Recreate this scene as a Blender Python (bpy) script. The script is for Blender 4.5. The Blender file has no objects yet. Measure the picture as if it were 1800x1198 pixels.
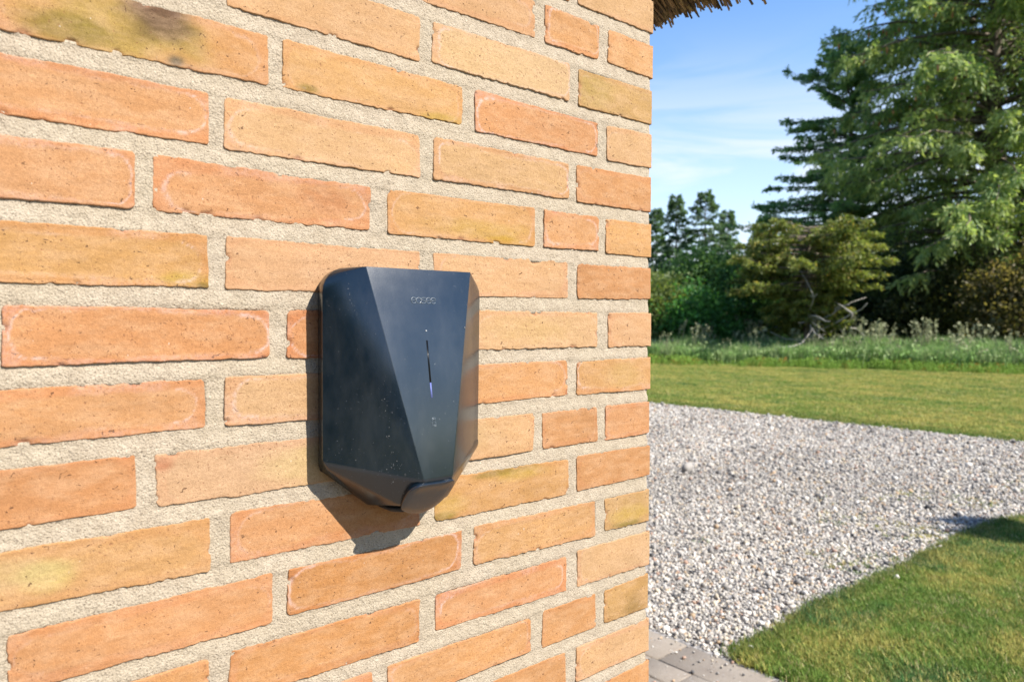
import bpy, bmesh, math, random
import numpy as np
from mathutils import Matrix, Vector

S = bpy.context.scene
COL = S.collection
rng = np.random.default_rng(7)
random.seed(7)

# ------------------------------------------------------------------ camera
EYE = np.array([-0.9053, -0.7206, 1.45])
YAW, PITCH, ROLL, FPX = 0.8557, -0.0265, 0.0028, 1318.1
_cy, _sy, _cp, _sp = math.cos(YAW), math.sin(YAW), math.cos(PITCH), math.sin(PITCH)
_f = Vector((_cy * _cp, _sy * _cp, _sp)); _r0 = Vector((_sy, -_cy, 0)); _u0 = _r0.cross(_f)
_r = math.cos(ROLL) * _r0 + math.sin(ROLL) * _u0
_u = -math.sin(ROLL) * _r0 + math.cos(ROLL) * _u0
cam_d = bpy.data.cameras.new('camera')
cam = bpy.data.objects.new('camera', cam_d); COL.objects.link(cam)
M = Matrix((( _r.x, _u.x, -_f.x), (_r.y, _u.y, -_f.y), (_r.z, _u.z, -_f.z))).to_4x4()
M.translation = Vector(EYE)
cam.matrix_world = M
cam_d.sensor_width = 36.0
cam_d.lens = FPX * 36.0 / 1800.0
cam_d.clip_start = 0.02; cam_d.clip_end = 3000
cam_d.dof.use_dof = True
cam_d.dof.focus_distance = 0.98
cam_d.dof.aperture_fstop = 8.0
S.camera = cam

# ------------------------------------------------------------------ world, sun, exposure
SUN_K, SUN_M = 0.33, 1.02                     # light runs (-K, 1, -M): read off the charger's shadow
sun_to = Vector((SUN_K, -1.0, SUN_M)).normalized()
SUN_EL = math.asin(sun_to.z)
w = bpy.data.worlds.new('World'); S.world = w
w.use_nodes = True
nt = w.node_tree; nt.nodes.clear()
def wn(t, **k):
    n = nt.nodes.new(t)
    for a, b in k.items(): setattr(n, a, b)
    return n
out = wn('ShaderNodeOutputWorld'); bg = wn('ShaderNodeBackground')
sky = wn('ShaderNodeTexSky', sky_type='NISHITA', sun_disc=False)
sky.sun_elevation = SUN_EL
sky.sun_rotation = math.atan2(sun_to.x, sun_to.y)
sky.altitude = 0; sky.air_density = 1.0; sky.dust_density = 0.15; sky.ozone_density = 2.0
bg.inputs['Strength'].default_value = 0.15
# thin streaks of cirrus, all round the sky, denser towards the horizon
tc = wn('ShaderNodeTexCoord'); mp = wn('ShaderNodeMapping')
mp.inputs['Scale'].default_value = (1.5, 1.5, 11.0); mp.inputs['Location'].default_value = (0.4, 2.1, 0.75)
nz = wn('ShaderNodeTexNoise'); nz.inputs['Scale'].default_value = 1.5; nz.inputs['Detail'].default_value = 7; nz.inputs['Roughness'].default_value = 0.52
nz.inputs['Distortion'].default_value = 0.9
ramp = wn('ShaderNodeMapRange'); ramp.inputs['From Min'].default_value = 0.42; ramp.inputs['From Max'].default_value = 0.60; ramp.inputs['To Min'].default_value = 0.36
ramp.interpolation_type = 'SMOOTHSTEP'
sep = wn('ShaderNodeSeparateXYZ')
el = wn('ShaderNodeMapRange'); el.interpolation_type = 'SMOOTHSTEP'
el.inputs['From Min'].default_value = 0.10; el.inputs['From Max'].default_value = 0.38
el.inputs['To Min'].default_value = 1.0; el.inputs['To Max'].default_value = 0.0
mul = wn('ShaderNodeMath', operation='MULTIPLY'); mul2 = wn('ShaderNodeMath', operation='MULTIPLY'); mul2.inputs[1].default_value = 0.97
mix = wn('ShaderNodeMix', data_type='RGBA')
mix.inputs['B'].default_value = (3.45, 3.45, 3.6, 1)
hsv = wn('ShaderNodeHueSaturation'); hsv.inputs['Saturation'].default_value = 1.08
tint = wn('ShaderNodeMix', data_type='RGBA', blend_type='MULTIPLY'); tint.inputs['Factor'].default_value = 1.0; tint.inputs['B'].default_value = (0.69, 0.745, 0.81, 1)
L = nt.links.new
L(tc.outputs['Generated'], mp.inputs['Vector']); L(mp.outputs['Vector'], nz.inputs['Vector'])
L(nz.outputs['Fac'], ramp.inputs['Value']); L(tc.outputs['Generated'], sep.inputs['Vector']); L(sep.outputs['Z'], el.inputs['Value'])
L(ramp.outputs['Result'], mul.inputs[0]); L(el.outputs['Result'], mul.inputs[1]); L(mul.outputs[0], mul2.inputs[0])
L(sky.outputs['Color'], hsv.inputs['Color']); L(hsv.outputs['Color'], tint.inputs['A']); L(tint.outputs['Result'], mix.inputs['A']); L(mul2.outputs[0], mix.inputs['Factor'])
L(mix.outputs['Result'], bg.inputs['Color']); L(bg.outputs['Background'], out.inputs['Surface'])

sun_d = bpy.data.lights.new('sun', 'SUN')
sun_d.energy = 5.0; sun_d.angle = math.radians(0.53); sun_d.color = (1.0, 0.94, 0.85)
sun = bpy.data.objects.new('sun', sun_d); COL.objects.link(sun)
sun.rotation_euler = sun_to.to_track_quat('Z', 'Y').to_euler()

S.view_settings.view_transform = 'Standard'; S.view_settings.look = 'None'
S.view_settings.exposure = 1.10; S.view_settings.gamma = 1.0; S.view_settings.use_curve_mapping = False
S.cycles.max_bounces = 8; S.cycles.transparent_max_bounces = 8

# ------------------------------------------------------------------ helpers
def lin(c):
    c = np.asarray(c, float) / 255.0
    return np.where(c <= 0.04045, c / 12.92, ((c + 0.055) / 1.055) ** 2.4)

def _hash(ix, iy, seed):
    h = (ix.astype(np.int64) * 374761393 + iy.astype(np.int64) * 668265263 + int(seed) * 1274126177) & 0x7fffffff
    h = ((h ^ (h >> 13)) * 1274126177) & 0x7fffffff
    return ((h ^ (h >> 16)) & 0xffff) / 65535.0
def vnoise(x, y, seed=0):
    x = np.asarray(x, float); y = np.asarray(y, float); x, y = np.broadcast_arrays(x, y)
    ix = np.floor(x); iy = np.floor(y); fx = x - ix; fy = y - iy
    fx = fx * fx * (3 - 2 * fx); fy = fy * fy * (3 - 2 * fy)
    a = _hash(ix, iy, seed); b = _hash(ix + 1, iy, seed); c = _hash(ix, iy + 1, seed); d = _hash(ix + 1, iy + 1, seed)
    return (a * (1 - fx) + b * fx) * (1 - fy) + (c * (1 - fx) + d * fx) * fy
def fbm(x, y, seed=0, octs=4):
    s = 0; a = 0.5; t = 0
    for k in range(octs):
        s = s + a * vnoise(np.asarray(x) * 2 ** k, np.asarray(y) * 2 ** k, seed + 17 * k); t += a; a *= 0.5
    return s / t * 2 - 1          # about -1..1
def sstep(a, b, x):
    t = np.clip((x - a) / (b - a), 0, 1); return t * t * (3 - 2 * t)

def link(o, parent=None):
    COL.objects.link(o)
    if parent is not None: o.parent = parent
    return o
def tag(o, label=None, cat=None, group=None, kind=None):
    if label: o['label'] = label
    if cat: o['category'] = cat
    if group: o['group'] = group
    if kind: o['kind'] = kind
    return o
def empty(name, loc=(0, 0, 0)):
    o = bpy.data.objects.new(name, None); o.location = loc; o.empty_display_size = 0.2
    return link(o)
def mesh_np(name, verts, faces, mat, parent=None, loc=(0, 0, 0), smooth=False, attrs=None):
    """verts (N,3); faces: (M,k) array or a list of arrays / tuples"""
    me = bpy.data.meshes.new(name)
    verts = np.asarray(verts, np.float32)
    if isinstance(faces, np.ndarray):
        groups = [faces]
    else:
        byn = {}
        for f in faces:
            f = np.asarray(f)
            if f.ndim == 1: byn.setdefault(len(f), []).append(f[None])
            else: byn.setdefault(f.shape[1], []).append(f)
        groups = [np.concatenate(g) for g in byn.values()]
    idx = np.concatenate([g.ravel() for g in groups]).astype(np.int32)
    tot = np.concatenate([np.full(len(g), g.shape[1], np.int32) for g in groups])
    st = np.concatenate([[0], np.cumsum(tot)[:-1]]).astype(np.int32)
    me.vertices.add(len(verts)); me.vertices.foreach_set('co', verts.ravel())
    me.loops.add(len(idx)); me.loops.foreach_set('vertex_index', idx)
    me.polygons.add(len(tot)); me.polygons.foreach_set('loop_start', st)
    me.polygons.foreach_set('loop_total', tot)
    if smooth: me.polygons.foreach_set('use_smooth', np.ones(len(tot), bool))
    me.update(calc_edges=True)
    for an, (ty, data) in (attrs or {}).items():
        at = me.attributes.new(an, ty, 'POINT')
        data = np.asarray(data, np.float32)
        if ty == 'FLOAT_COLOR':
            if data.shape[1] == 3: data = np.concatenate([data, np.ones((len(data), 1), np.float32)], 1)
            at.data.foreach_set('color', data.ravel())
        elif ty == 'FLOAT': at.data.foreach_set('value', data.ravel())
        elif ty == 'FLOAT_VECTOR': at.data.foreach_set('vector', data.ravel())
    if mat is not None: me.materials.append(mat)
    o = bpy.data.objects.new(name, me); o.location = loc
    return link(o, parent)
def bm_obj(name, bm, mat, parent=None, loc=(0, 0, 0), smooth=False):
    me = bpy.data.meshes.new(name); bm.normal_update(); bm.to_mesh(me); bm.free()
    if smooth:
        me.polygons.foreach_set('use_smooth', np.ones(len(me.polygons), bool))
    me.materials.append(mat)
    o = bpy.data.objects.new(name, me); o.location = loc
    return link(o, parent)
def grid_faces(nx, ny, off=0):
    i, j = np.meshgrid(np.arange(nx - 1), np.arange(ny - 1), indexing='ij')
    a = (i * ny + j).ravel() + off
    return np.stack([a, a + ny, a + ny + 1, a + 1], 1)
def tube(path, radii, sides=6, cap=True):
    """tapered tube along a polyline -> verts, faces(list of arrays)"""
    path = np.asarray(path, float); n = len(path)
    t = np.gradient(path, axis=0); t /= np.linalg.norm(t, axis=1)[:, None] + 1e-9
    ref = np.array([0, 0, 1.0]) if abs(t[0, 2]) < 0.9 else np.array([1.0, 0, 0])
    a = np.cross(t, ref); a /= np.linalg.norm(a, axis=1)[:, None] + 1e-9
    b = np.cross(t, a)
    ang = np.linspace(0, 2 * math.pi, sides, endpoint=False)
    r = np.broadcast_to(np.asarray(radii, float), (n,))
    v = path[:, None] + r[:, None, None] * (np.cos(ang)[None, :, None] * a[:, None] + np.sin(ang)[None, :, None] * b[:, None])
    v = v.reshape(-1, 3)
    i, j = np.meshgrid(np.arange(n - 1), np.arange(sides), indexing='ij'); i = i.ravel(); j = j.ravel(); j2 = (j + 1) % sides
    f = [np.stack([i * sides + j, i * sides + j2, (i + 1) * sides + j2, (i + 1) * sides + j], 1)]
    if cap:
        f.append(np.arange(sides)[::-1][None]); f.append((np.arange(sides) + (n - 1) * sides)[None])
    return v, f
class Pile:
    """collects pieces into one mesh"""
    def __init__(s): s.v = []; s.f = []; s.n = 0; s.c = []
    def add(s, v, f, col=None):
        v = np.asarray(v, float)
        s.v.append(v)
        for g in (f if isinstance(f, list) else [f]): s.f.append(np.asarray(g) + s.n)
        s.n += len(v)
        if col is not None: s.c.append(np.broadcast_to(np.asarray(col, float), (len(v), 3)))
    def obj(s, name, mat, parent=None, loc=(0, 0, 0), smooth=False):
        at = {'col': ('FLOAT_COLOR', np.concatenate(s.c))} if s.c else None
        return mesh_np(name, np.concatenate(s.v), s.f, mat, parent, loc, smooth, at)
def box_vf(x0, x1, y0, y1, z0, z1):
    v = [(x0, y0, z0), (x1, y0, z0), (x1, y1, z0), (x0, y1, z0), (x0, y0, z1), (x1, y0, z1), (x1, y1, z1), (x0, y1, z1)]
    f = np.array([(0, 3, 2, 1), (4, 5, 6, 7), (0, 1, 5, 4), (1, 2, 6, 5), (2, 3, 7, 6), (3, 0, 4, 7)])
    return np.array(v, float), f

# ---- materials
class NT:
    def __init__(s, name):
        s.m = bpy.data.materials.new(name); s.m.use_nodes = True; s.t = s.m.node_tree; s.t.nodes.clear()
        s.out = s.n('ShaderNodeOutputMaterial'); s.p = s.n('ShaderNodeBsdfPrincipled')
        s.l(s.p.outputs[0], s.out.inputs[0])
    def n(s, ty, **k):
        x = s.t.nodes.new(ty)
        for a, b in k.items(): setattr(x, a, b)
        return x
    def l(s, a, b): s.t.links.new(a, b)
    def attr(s, name, ty='GEOMETRY'):
        return s.n('ShaderNodeAttribute', attribute_name=name, attribute_type=ty)
    def noise(s, scale, detail=3, rough=0.5, vec=None, dist=0.0):
        x = s.n('ShaderNodeTexNoise'); x.inputs['Scale'].default_value = scale; x.inputs['Detail'].default_value = detail
        x.inputs['Roughness'].default_value = rough; x.inputs['Distortion'].default_value = dist
        s.l(vec if vec is not None else s.pos(), x.inputs['Vector']); return x.outputs['Fac']
    def pos(s):
        if not hasattr(s, '_g'): s._g = s.n('ShaderNodeNewGeometry')
        return s._g.outputs['Position']
    def scaled(s, vec):
        x = s.n('ShaderNodeMapping'); x.inputs['Scale'].default_value = vec; s.l(s.pos(), x.inputs['Vector']); return x.outputs[0]
    def rng(s, v, a, b, c=0.0, d=1.0, smooth=True):
        x = s.n('ShaderNodeMapRange'); x.interpolation_type = 'SMOOTHSTEP' if smooth else 'LINEAR'
        for i, q in zip(('From Min', 'From Max', 'To Min', 'To Max'), (a, b, c, d)): x.inputs[i].default_value = q
        s.l(v, x.inputs['Value']); return x.outputs['Result']
    def math(s, op, a, b=None):
        x = s.n('ShaderNodeMath', operation=op)
        for i, q in enumerate((a, b)):
            if q is None: continue
            if isinstance(q, (int, float)): x.inputs[i].default_value = q
            else: s.l(q, x.inputs[i])
        return x.outputs[0]
    def mix(s, fac, a, b, blend='MIX'):
        x = s.n('ShaderNodeMix', data_type='RGBA', blend_type=blend)
        for k, q in (('Factor', fac), ('A', a), ('B', b)):
            if isinstance(q, (int, float)): x.inputs[k].default_value = q
            elif isinstance(q, (tuple, list, np.ndarray)): x.inputs[k].default_value = tuple(float(z) for z in q[:3]) + (1,)
            else: s.l(q, x.inputs[k])
        return x.outputs['Result']
    def base(s, c):
        if isinstance(c, (tuple, list, np.ndarray)): s.p.inputs['Base Color'].default_value = tuple(float(z) for z in c[:3]) + (1,)
        else: s.l(c, s.p.inputs['Base Color'])
    def bump(s, h, strength=0.5, dist=0.001, prev=None):
        x = s.n('ShaderNodeBump'); x.inputs['Strength'].default_value = strength; x.inputs['Distance'].default_value = dist
        s.l(h, x.inputs['Height'])
        if prev is not None: s.l(prev, x.inputs['Normal'])
        s.l(x.outputs[0], s.p.inputs['Normal']); return x.outputs[0]
    def set(s, **k):
        for a, b in k.items(): s.p.inputs[a.replace('_', ' ')].default_value = b
        return s

# brick: fired clay colour comes with each brick (blotches, scorch marks, lime smears); fine grain here
m = NT('brick_clay'); m.set(Roughness=0.88); m.p.inputs['Specular IOR Level'].default_value = 0.25
c = m.attr('bcol').outputs['Color']
g1 = m.noise(300, 3, 0.65); g2 = m.noise(1200, 2, 0.6); g3 = m.noise(30, 5, 0.6, m.scaled((1, 1, 2.4)))
c = m.mix(m.rng(g3, 0.38, 0.68, 0, 0.28), c, (0.444, 0.296, 0.181))
c = m.mix(0.6, c, m.mix(m.rng(g1, 0.3, 0.7), (0.86, 0.84, 0.82), (1.12, 1.12, 1.12)), 'MULTIPLY')
c = m.mix(0.6, c, m.mix(m.rng(g2, 0.3, 0.7), (0.80, 0.76, 0.72), (1.16, 1.16, 1.16)), 'MULTIPLY')
clus = m.rng(m.noise(26, 3, 0.6), 0.38, 0.62)
dots = m.rng(m.noise(430, 1, 0.5, m.scaled((1.0, 1.0, 0.8))), 0.665, 0.72)
dots = m.math('MULTIPLY', dots, m.rng(clus, 0, 1, 0.12, 0.75))
fl = m.noise(185, 2, 0.55, m.scaled((0.85, 1.0, 1.1)), 1.2)
pit = m.rng(fl, 0.695, 0.725)
c = m.mix(dots, c, (0.20, 0.085, 0.04))
c = m.mix(m.math('MULTIPLY', pit, 0.80), c, (0.085, 0.036, 0.018))
wsp = m.rng(m.noise(230, 2, 0.5), 0.745, 0.775)
c = m.mix(m.math('MULTIPLY', wsp, 0.55), c, (0.533, 0.466, 0.414))
lime = m.math('MULTIPLY', m.attr('lime').outputs['Fac'], m.rng(m.noise(210, 4, 0.7), 0.32, 0.60, 0.05, 1.0))
c = m.mix(lime, c, (0.459, 0.337, 0.311))
m.base(c)
crk = m.rng(m.noise(60, 4, 0.65, m.scaled((1, 1, 3.2)), 0.8), 0.5, 0.53, 0, 1)
h = m.math('ADD', m.math('MULTIPLY', g1, 0.45), m.math('MULTIPLY', g2, 0.30))
h = m.math('SUBTRACT', h, m.math('ADD', m.math('MULTIPLY', pit, 1.5), m.math('MULTIPLY', dots, 0.5)))
h = m.math('ADD', h, m.math('MULTIPLY', m.noise(60, 4, 0.65, m.scaled((1, 1, 2.6)), 0.6), 0.55))
m.bump(h, 0.8, 0.0011)
M_BRICK = m.m

m = NT('mortar_sand'); m.set(Roughness=0.95); m.p.inputs['Specular IOR Level'].default_value = 0.2
g1 = m.noise(650, 2, 0.7); g2 = m.noise(55, 3, 0.6); g3 = m.noise(9, 2, 0.5)
vor = m.n('ShaderNodeTexVoronoi'); vor.inputs['Scale'].default_value = 480; m.l(m.pos(), vor.inputs['Vector'])
c = m.mix(m.rng(g2, 0.3, 0.7), (0.30, 0.245, 0.18), (0.37, 0.31, 0.235))
c = m.mix(m.rng(m.noise(3.2, 4, 0.6), 0.45, 0.70, 0, 0.28), c, (0.27, 0.225, 0.165))
c = m.mix(m.rng(m.noise(24, 4, 0.65), 0.55, 0.75, 0, 0.5), c, (0.24, 0.205, 0.16))
c = m.mix(m.rng(g3, 0.35, 0.65, 0, 0.4), c, (0.318, 0.266, 0.189))
c = m.mix(m.rng(g1, 0.56, 0.68, 0, 0.85), c, (0.13, 0.10, 0.07))
c = m.mix(m.rng(g1, 0.42, 0.30, 0, 0.5), c, (0.55, 0.47, 0.365))
m.base(c)
h = m.math('ADD', g1, m.math('MULTIPLY', vor.outputs['Distance'], -0.6))
h = m.math('ADD', h, m.math('MULTIPLY', m.noise(190, 3, 0.6), 1.3))
m.bump(h, 0.75, 0.0014)
M_MORTAR = m.m

def plain(name, col, rough=0.7, spec=0.3, metal=0.0):
    m = NT(name); m.base(col); m.set(Roughness=rough, Metallic=metal); m.p.inputs['Specular IOR Level'].default_value = spec
    return m

# ================================================================== THE HOUSE
house = empty('brick_house', (-3.0, 4.0, 0))
tag(house, 'yellow-orange brick house with thatched eave, its corner filling the left side', 'house')
HL = (3.0, -4.0, 0)              # offset that puts world coordinates back under the house's empty
P = 0.2 / 3                      # course height
Z0 = 1.9049                      # centre of course 0
JA, JB, JC, JH, HB = -0.2336, -0.1698, -0.1099, 0.009, 0.0244
OFF={(2,'B',0,1,1):(1.3,-2.5),(2,'B',0,1,-1):(1.7,-6.1),(2,'K',0,0,1):(-1.0,0.1),(2,'K',0,0,-1):(-0.4,-1.2),(2,'B',1,1,1):(-0.0,-0.9),(2,'B',1,1,-1):(-3.2,0.2),(2,'B',0,-1,1):(1.7,0.4),(2,'B',0,-1,-1):(-0.2,0.1),(2,'B',1,-1,1):(-0.9,-0.7),(2,'B',1,-1,-1):(-0.9,-2.0),(2,'B',2,1,-1):(1.8,0.6),(3,'C',0,1,1):(-1.3,-1.6),(3,'C',0,1,-1):(-0.8,-2.5),(3,'K',0,0,1):(1.2,1.7),(3,'K',0,0,-1):(0.4,0.0),(3,'C',1,1,1):(1.1,0.6),(3,'C',1,1,-1):(1.2,-0.5),(3,'C',0,-1,1):(-1.1,-2.3),(3,'C',0,-1,-1):(-3.0,0.2),(3,'C',2,1,1):(-2.3,1.9),(3,'C',2,1,-1):(-3.8,0.8),(3,'C',1,-1,1):(0.2,-0.5),(3,'C',1,-1,-1):(-0.6,4.3),(3,'C',2,-1,1):(-0.1,0.7),(3,'C',2,-1,-1):(0.7,0.9),(4,'B',0,1,1):(-1.1,0.8),(4,'B',0,1,-1):(-0.7,-0.8),(4,'K',0,0,1):(0.6,3.5),(4,'K',0,0,-1):(-1.5,0.7),(4,'B',1,1,1):(0.8,0.8),(4,'B',1,1,-1):(-0.0,0.2),(4,'B',0,-1,1):(0.4,0.0),(4,'B',0,-1,-1):(0.7,1.3),(4,'B',2,1,1):(-0.5,-0.8),(4,'B',2,1,-1):(-2.4,-1.7),(4,'B',1,-1,1):(-1.7,-1.2),(4,'B',1,-1,-1):(0.6,-0.0),(4,'B',2,-1,1):(2.7,0.5),(4,'B',2,-1,-1):(2.3,0.0),(5,'A',1,1,1):(1.9,-0.2),(5,'A',1,1,-1):(1.8,-0.5),(5,'A',0,-1,1):(2.8,1.5),(5,'A',0,-1,-1):(3.0,0.0),(5,'A',2,1,1):(-0.8,2.8),(5,'A',2,1,-1):(-1.3,0.3),(5,'A',1,-1,1):(-0.9,-1.4),(5,'A',1,-1,-1):(-2.4,0.9),(5,'A',2,-1,1):(2.2,2.1),(5,'A',2,-1,-1):(1.2,0.3),(5,'K',0,0,-1):(-0.7,-0.3),(5,'C',0,1,-1):(-2.0,-0.5),(6,'B',0,1,1):(1.1,-0.8),(6,'B',0,1,-1):(1.4,0.3),(6,'K',0,0,1):(-0.5,0.5),(6,'K',0,0,-1):(2.8,3.7),(6,'B',0,-1,1):(0.2,2.0),(6,'B',0,-1,-1):(0.5,-0.1),(6,'B',2,-1,1):(0.1,0.5),(6,'B',2,-1,-1):(1.3,-0.3),(6,'B',2,1,1):(0.2,1.4),(6,'B',2,1,-1):(-1.3,-1.4),(7,'C',0,1,1):(3.6,0.0),(7,'C',0,1,-1):(4.0,-1.0),(7,'C',2,1,1):(0.4,-2.3),(7,'C',2,1,-1):(0.1,-2.4),(7,'C',2,-1,1):(-0.6,-3.6),(7,'C',2,-1,-1):(0.3,-0.7),(7,'C',3,1,-1):(0.4,-1.9),(8,'B',2,-1,1):(-5.7,-1.6),(8,'B',2,-1,-1):(-2.4,1.8),(8,'B',2,1,1):(-2.4,-0.5),(8,'B',2,1,-1):(-3.3,0.8),(9,'A',2,-1,1):(-0.4,0.5),(9,'A',2,-1,-1):(1.0,1.7),(10,'B',2,-1,1):(0.7,0.7),(10,'B',2,-1,-1):(0.8,-1.8),(10,'B',2,1,1):(2.1,2.3),(10,'B',2,1,-1):(1.2,1.4),(10,'B',0,-1,1):(3.1,-0.9),(10,'B',0,-1,-1):(4.6,-0.9),(10,'K',0,0,1):(1.4,-1.0),(10,'K',0,0,-1):(2.0,2.3),(11,'C',3,1,1):(1.1,-1.9),(11,'C',2,-1,1):(1.9,1.1),(11,'C',2,-1,-1):(1.6,-1.4),(11,'C',2,1,1):(1.4,0.8),(11,'C',2,1,-1):(-1.3,1.6),(11,'C',1,-1,1):(-0.0,0.3),(11,'C',1,-1,-1):(0.0,1.8),(11,'C',1,1,1):(0.3,1.9),(11,'C',1,1,-1):(-0.5,2.9),(11,'C',0,-1,1):(-3.6,-0.5),(11,'C',0,-1,-1):(-4.4,-1.2),(12,'B',1,-1,1):(-1.3,-2.4),(12,'B',1,-1,-1):(-1.3,-2.4),(12,'B',1,1,1):(4.0,-2.6),(12,'B',1,1,-1):(2.4,3.1),(12,'B',0,-1,1):(-0.4,-1.9),(12,'B',0,-1,-1):(-0.1,-0.5),(12,'B',0,1,1):(1.7,1.9),(12,'B',0,1,-1):(2.1,0.3),(12,'K',0,0,1):(-1.1,1.8),(12,'K',0,0,-1):(-0.5,-1.3),(13,'A',0,-1,1):(-5.8,-5.4),(13,'A',0,-1,-1):(-5.6,1.7),(13,'K',0,0,1):(-1.7,2.9),(13,'K',0,0,-1):(-1.1,-0.4)}
GAIN = np.array([2.42, 2.10, 2.10])
PAL = dict(o=(226, 152, 98), r=(224, 144, 90), s=(228, 152, 100), p=(232, 178, 130), b=(232, 188, 146), y=(224, 160, 98), v=(214, 164, 102), d=(218, 140, 84))
for k_ in PAL: PAL[k_] = tuple(.64 * np.array(PAL[k_]) + .36 * np.array((234, 168, 118)))
# colour of each brick, read from the photograph, from the corner leftwards
TONES = {-1: 'oopo', 0: 'prpo', 1: 'oopop', 2: 'vbpso', 3: 'poyyo', 4: 'oppso', 5: 'yoysoo', 6: 'oppyo', 7: 'pprro', 8: 'yopoo', 9: 'oopbdo',
         10: 'oyoyo', 11: 'vydoo', 12: 'podro', 13: 'voosoo', 14: 'poopo', 15: 'oprop'}
YEL, OLV, SCO, RED = (214, 168, 72), (150, 122, 44), (126, 92, 66), (206, 116, 78)
# blotches of firing colour: (course, brick) -> list of (u, v, ru, rv, colour, amount) in -1..1 brick units
BLOT = {(3, 3): [(-.1, 0.1, .8, 1.5, (204, 162, 84), .85), (-.55, -.45, .36, .6, OLV, .75), (0.12, 0.55, .42, 1.15, (150, 118, 56), .9), (0.10, 0.70, .34, 1.05, SCO, 1.0), (0.22, -.80, .10, .30, (96, 88, 70), .95), (0.70, 0, .3, 1.0, (224, 152, 92), .7)],
        (3, 2): [(-.75, -.8, .16, .25, OLV, .7), (.75, -.9, .4, .35, YEL, .6)], (2, 0): [(-.6, .2, .6, 1.2, (196, 156, 84), .6)],
        (5, 2): [(0.2, -.4, .9, .6, YEL, .45), (.6, -.85, .4, .3, (216, 160, 40), .6)], (5, 3): [(.55, .1, .4, .8, RED, .25)],
        (6, 3): [(.8, -.75, .3, .4, YEL, .7), (.96, -.95, .08, .2, OLV, .8)], (9, 2): [(0, .2, .5, 1, (230, 184, 134), .5)],
        (10, 1): [(.0, .85, .55, .28, OLV, .75), (.2, .6, .5, .4, YEL, .6), (-.9, -.8, .22, .25, OLV, .8), (-.8, -.3, .3, .6, YEL, .5)],
        (10, 3): [(-.2, -.1, .25, .7, (236, 206, 130), .6), (-.6, .2, .6, .8, (226, 190, 136), .5)],
        (11, 0): [(0, -.85, .9, .3, OLV, .85), (0, -.2, 1, .7, YEL, .6)], (9, 3): [(.5, 0, .7, 1, (228, 190, 128), .6), (-.95, .6, .12, .4, RED, .6)],
        (13, 0): [(.3, -.5, .6, .8, (160, 120, 66), .5)], (8, 0): [(.2, 0, .7, 1, (222, 178, 112), .4)], (6, 1): [(-.75, -.6, .1, .3, (180, 96, 76), .5)],
        (4, 0): [(-.2, 0, .5, .7, (220, 150, 100), .3)], (7, 1): [(0, 0, .8, .9, (226, 176, 112), .4)]}
RING = {(7, 3): 1.0, (7, 2): .9, (3, 1): 1.0, (2, 1): .8, (4, 1): .9, (1, 1): .9, (3, 3): .35, (4, 3): .9, (5, 3): .7, (5, 4): .8, (6, 3): .7, (11, 2): .9, (12, 1): .95, (4, 2): .55, (8, 3): .8, (8, 2): .75, (5, 1): .7, (8, 0): .8, (10, 2): .5}

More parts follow.
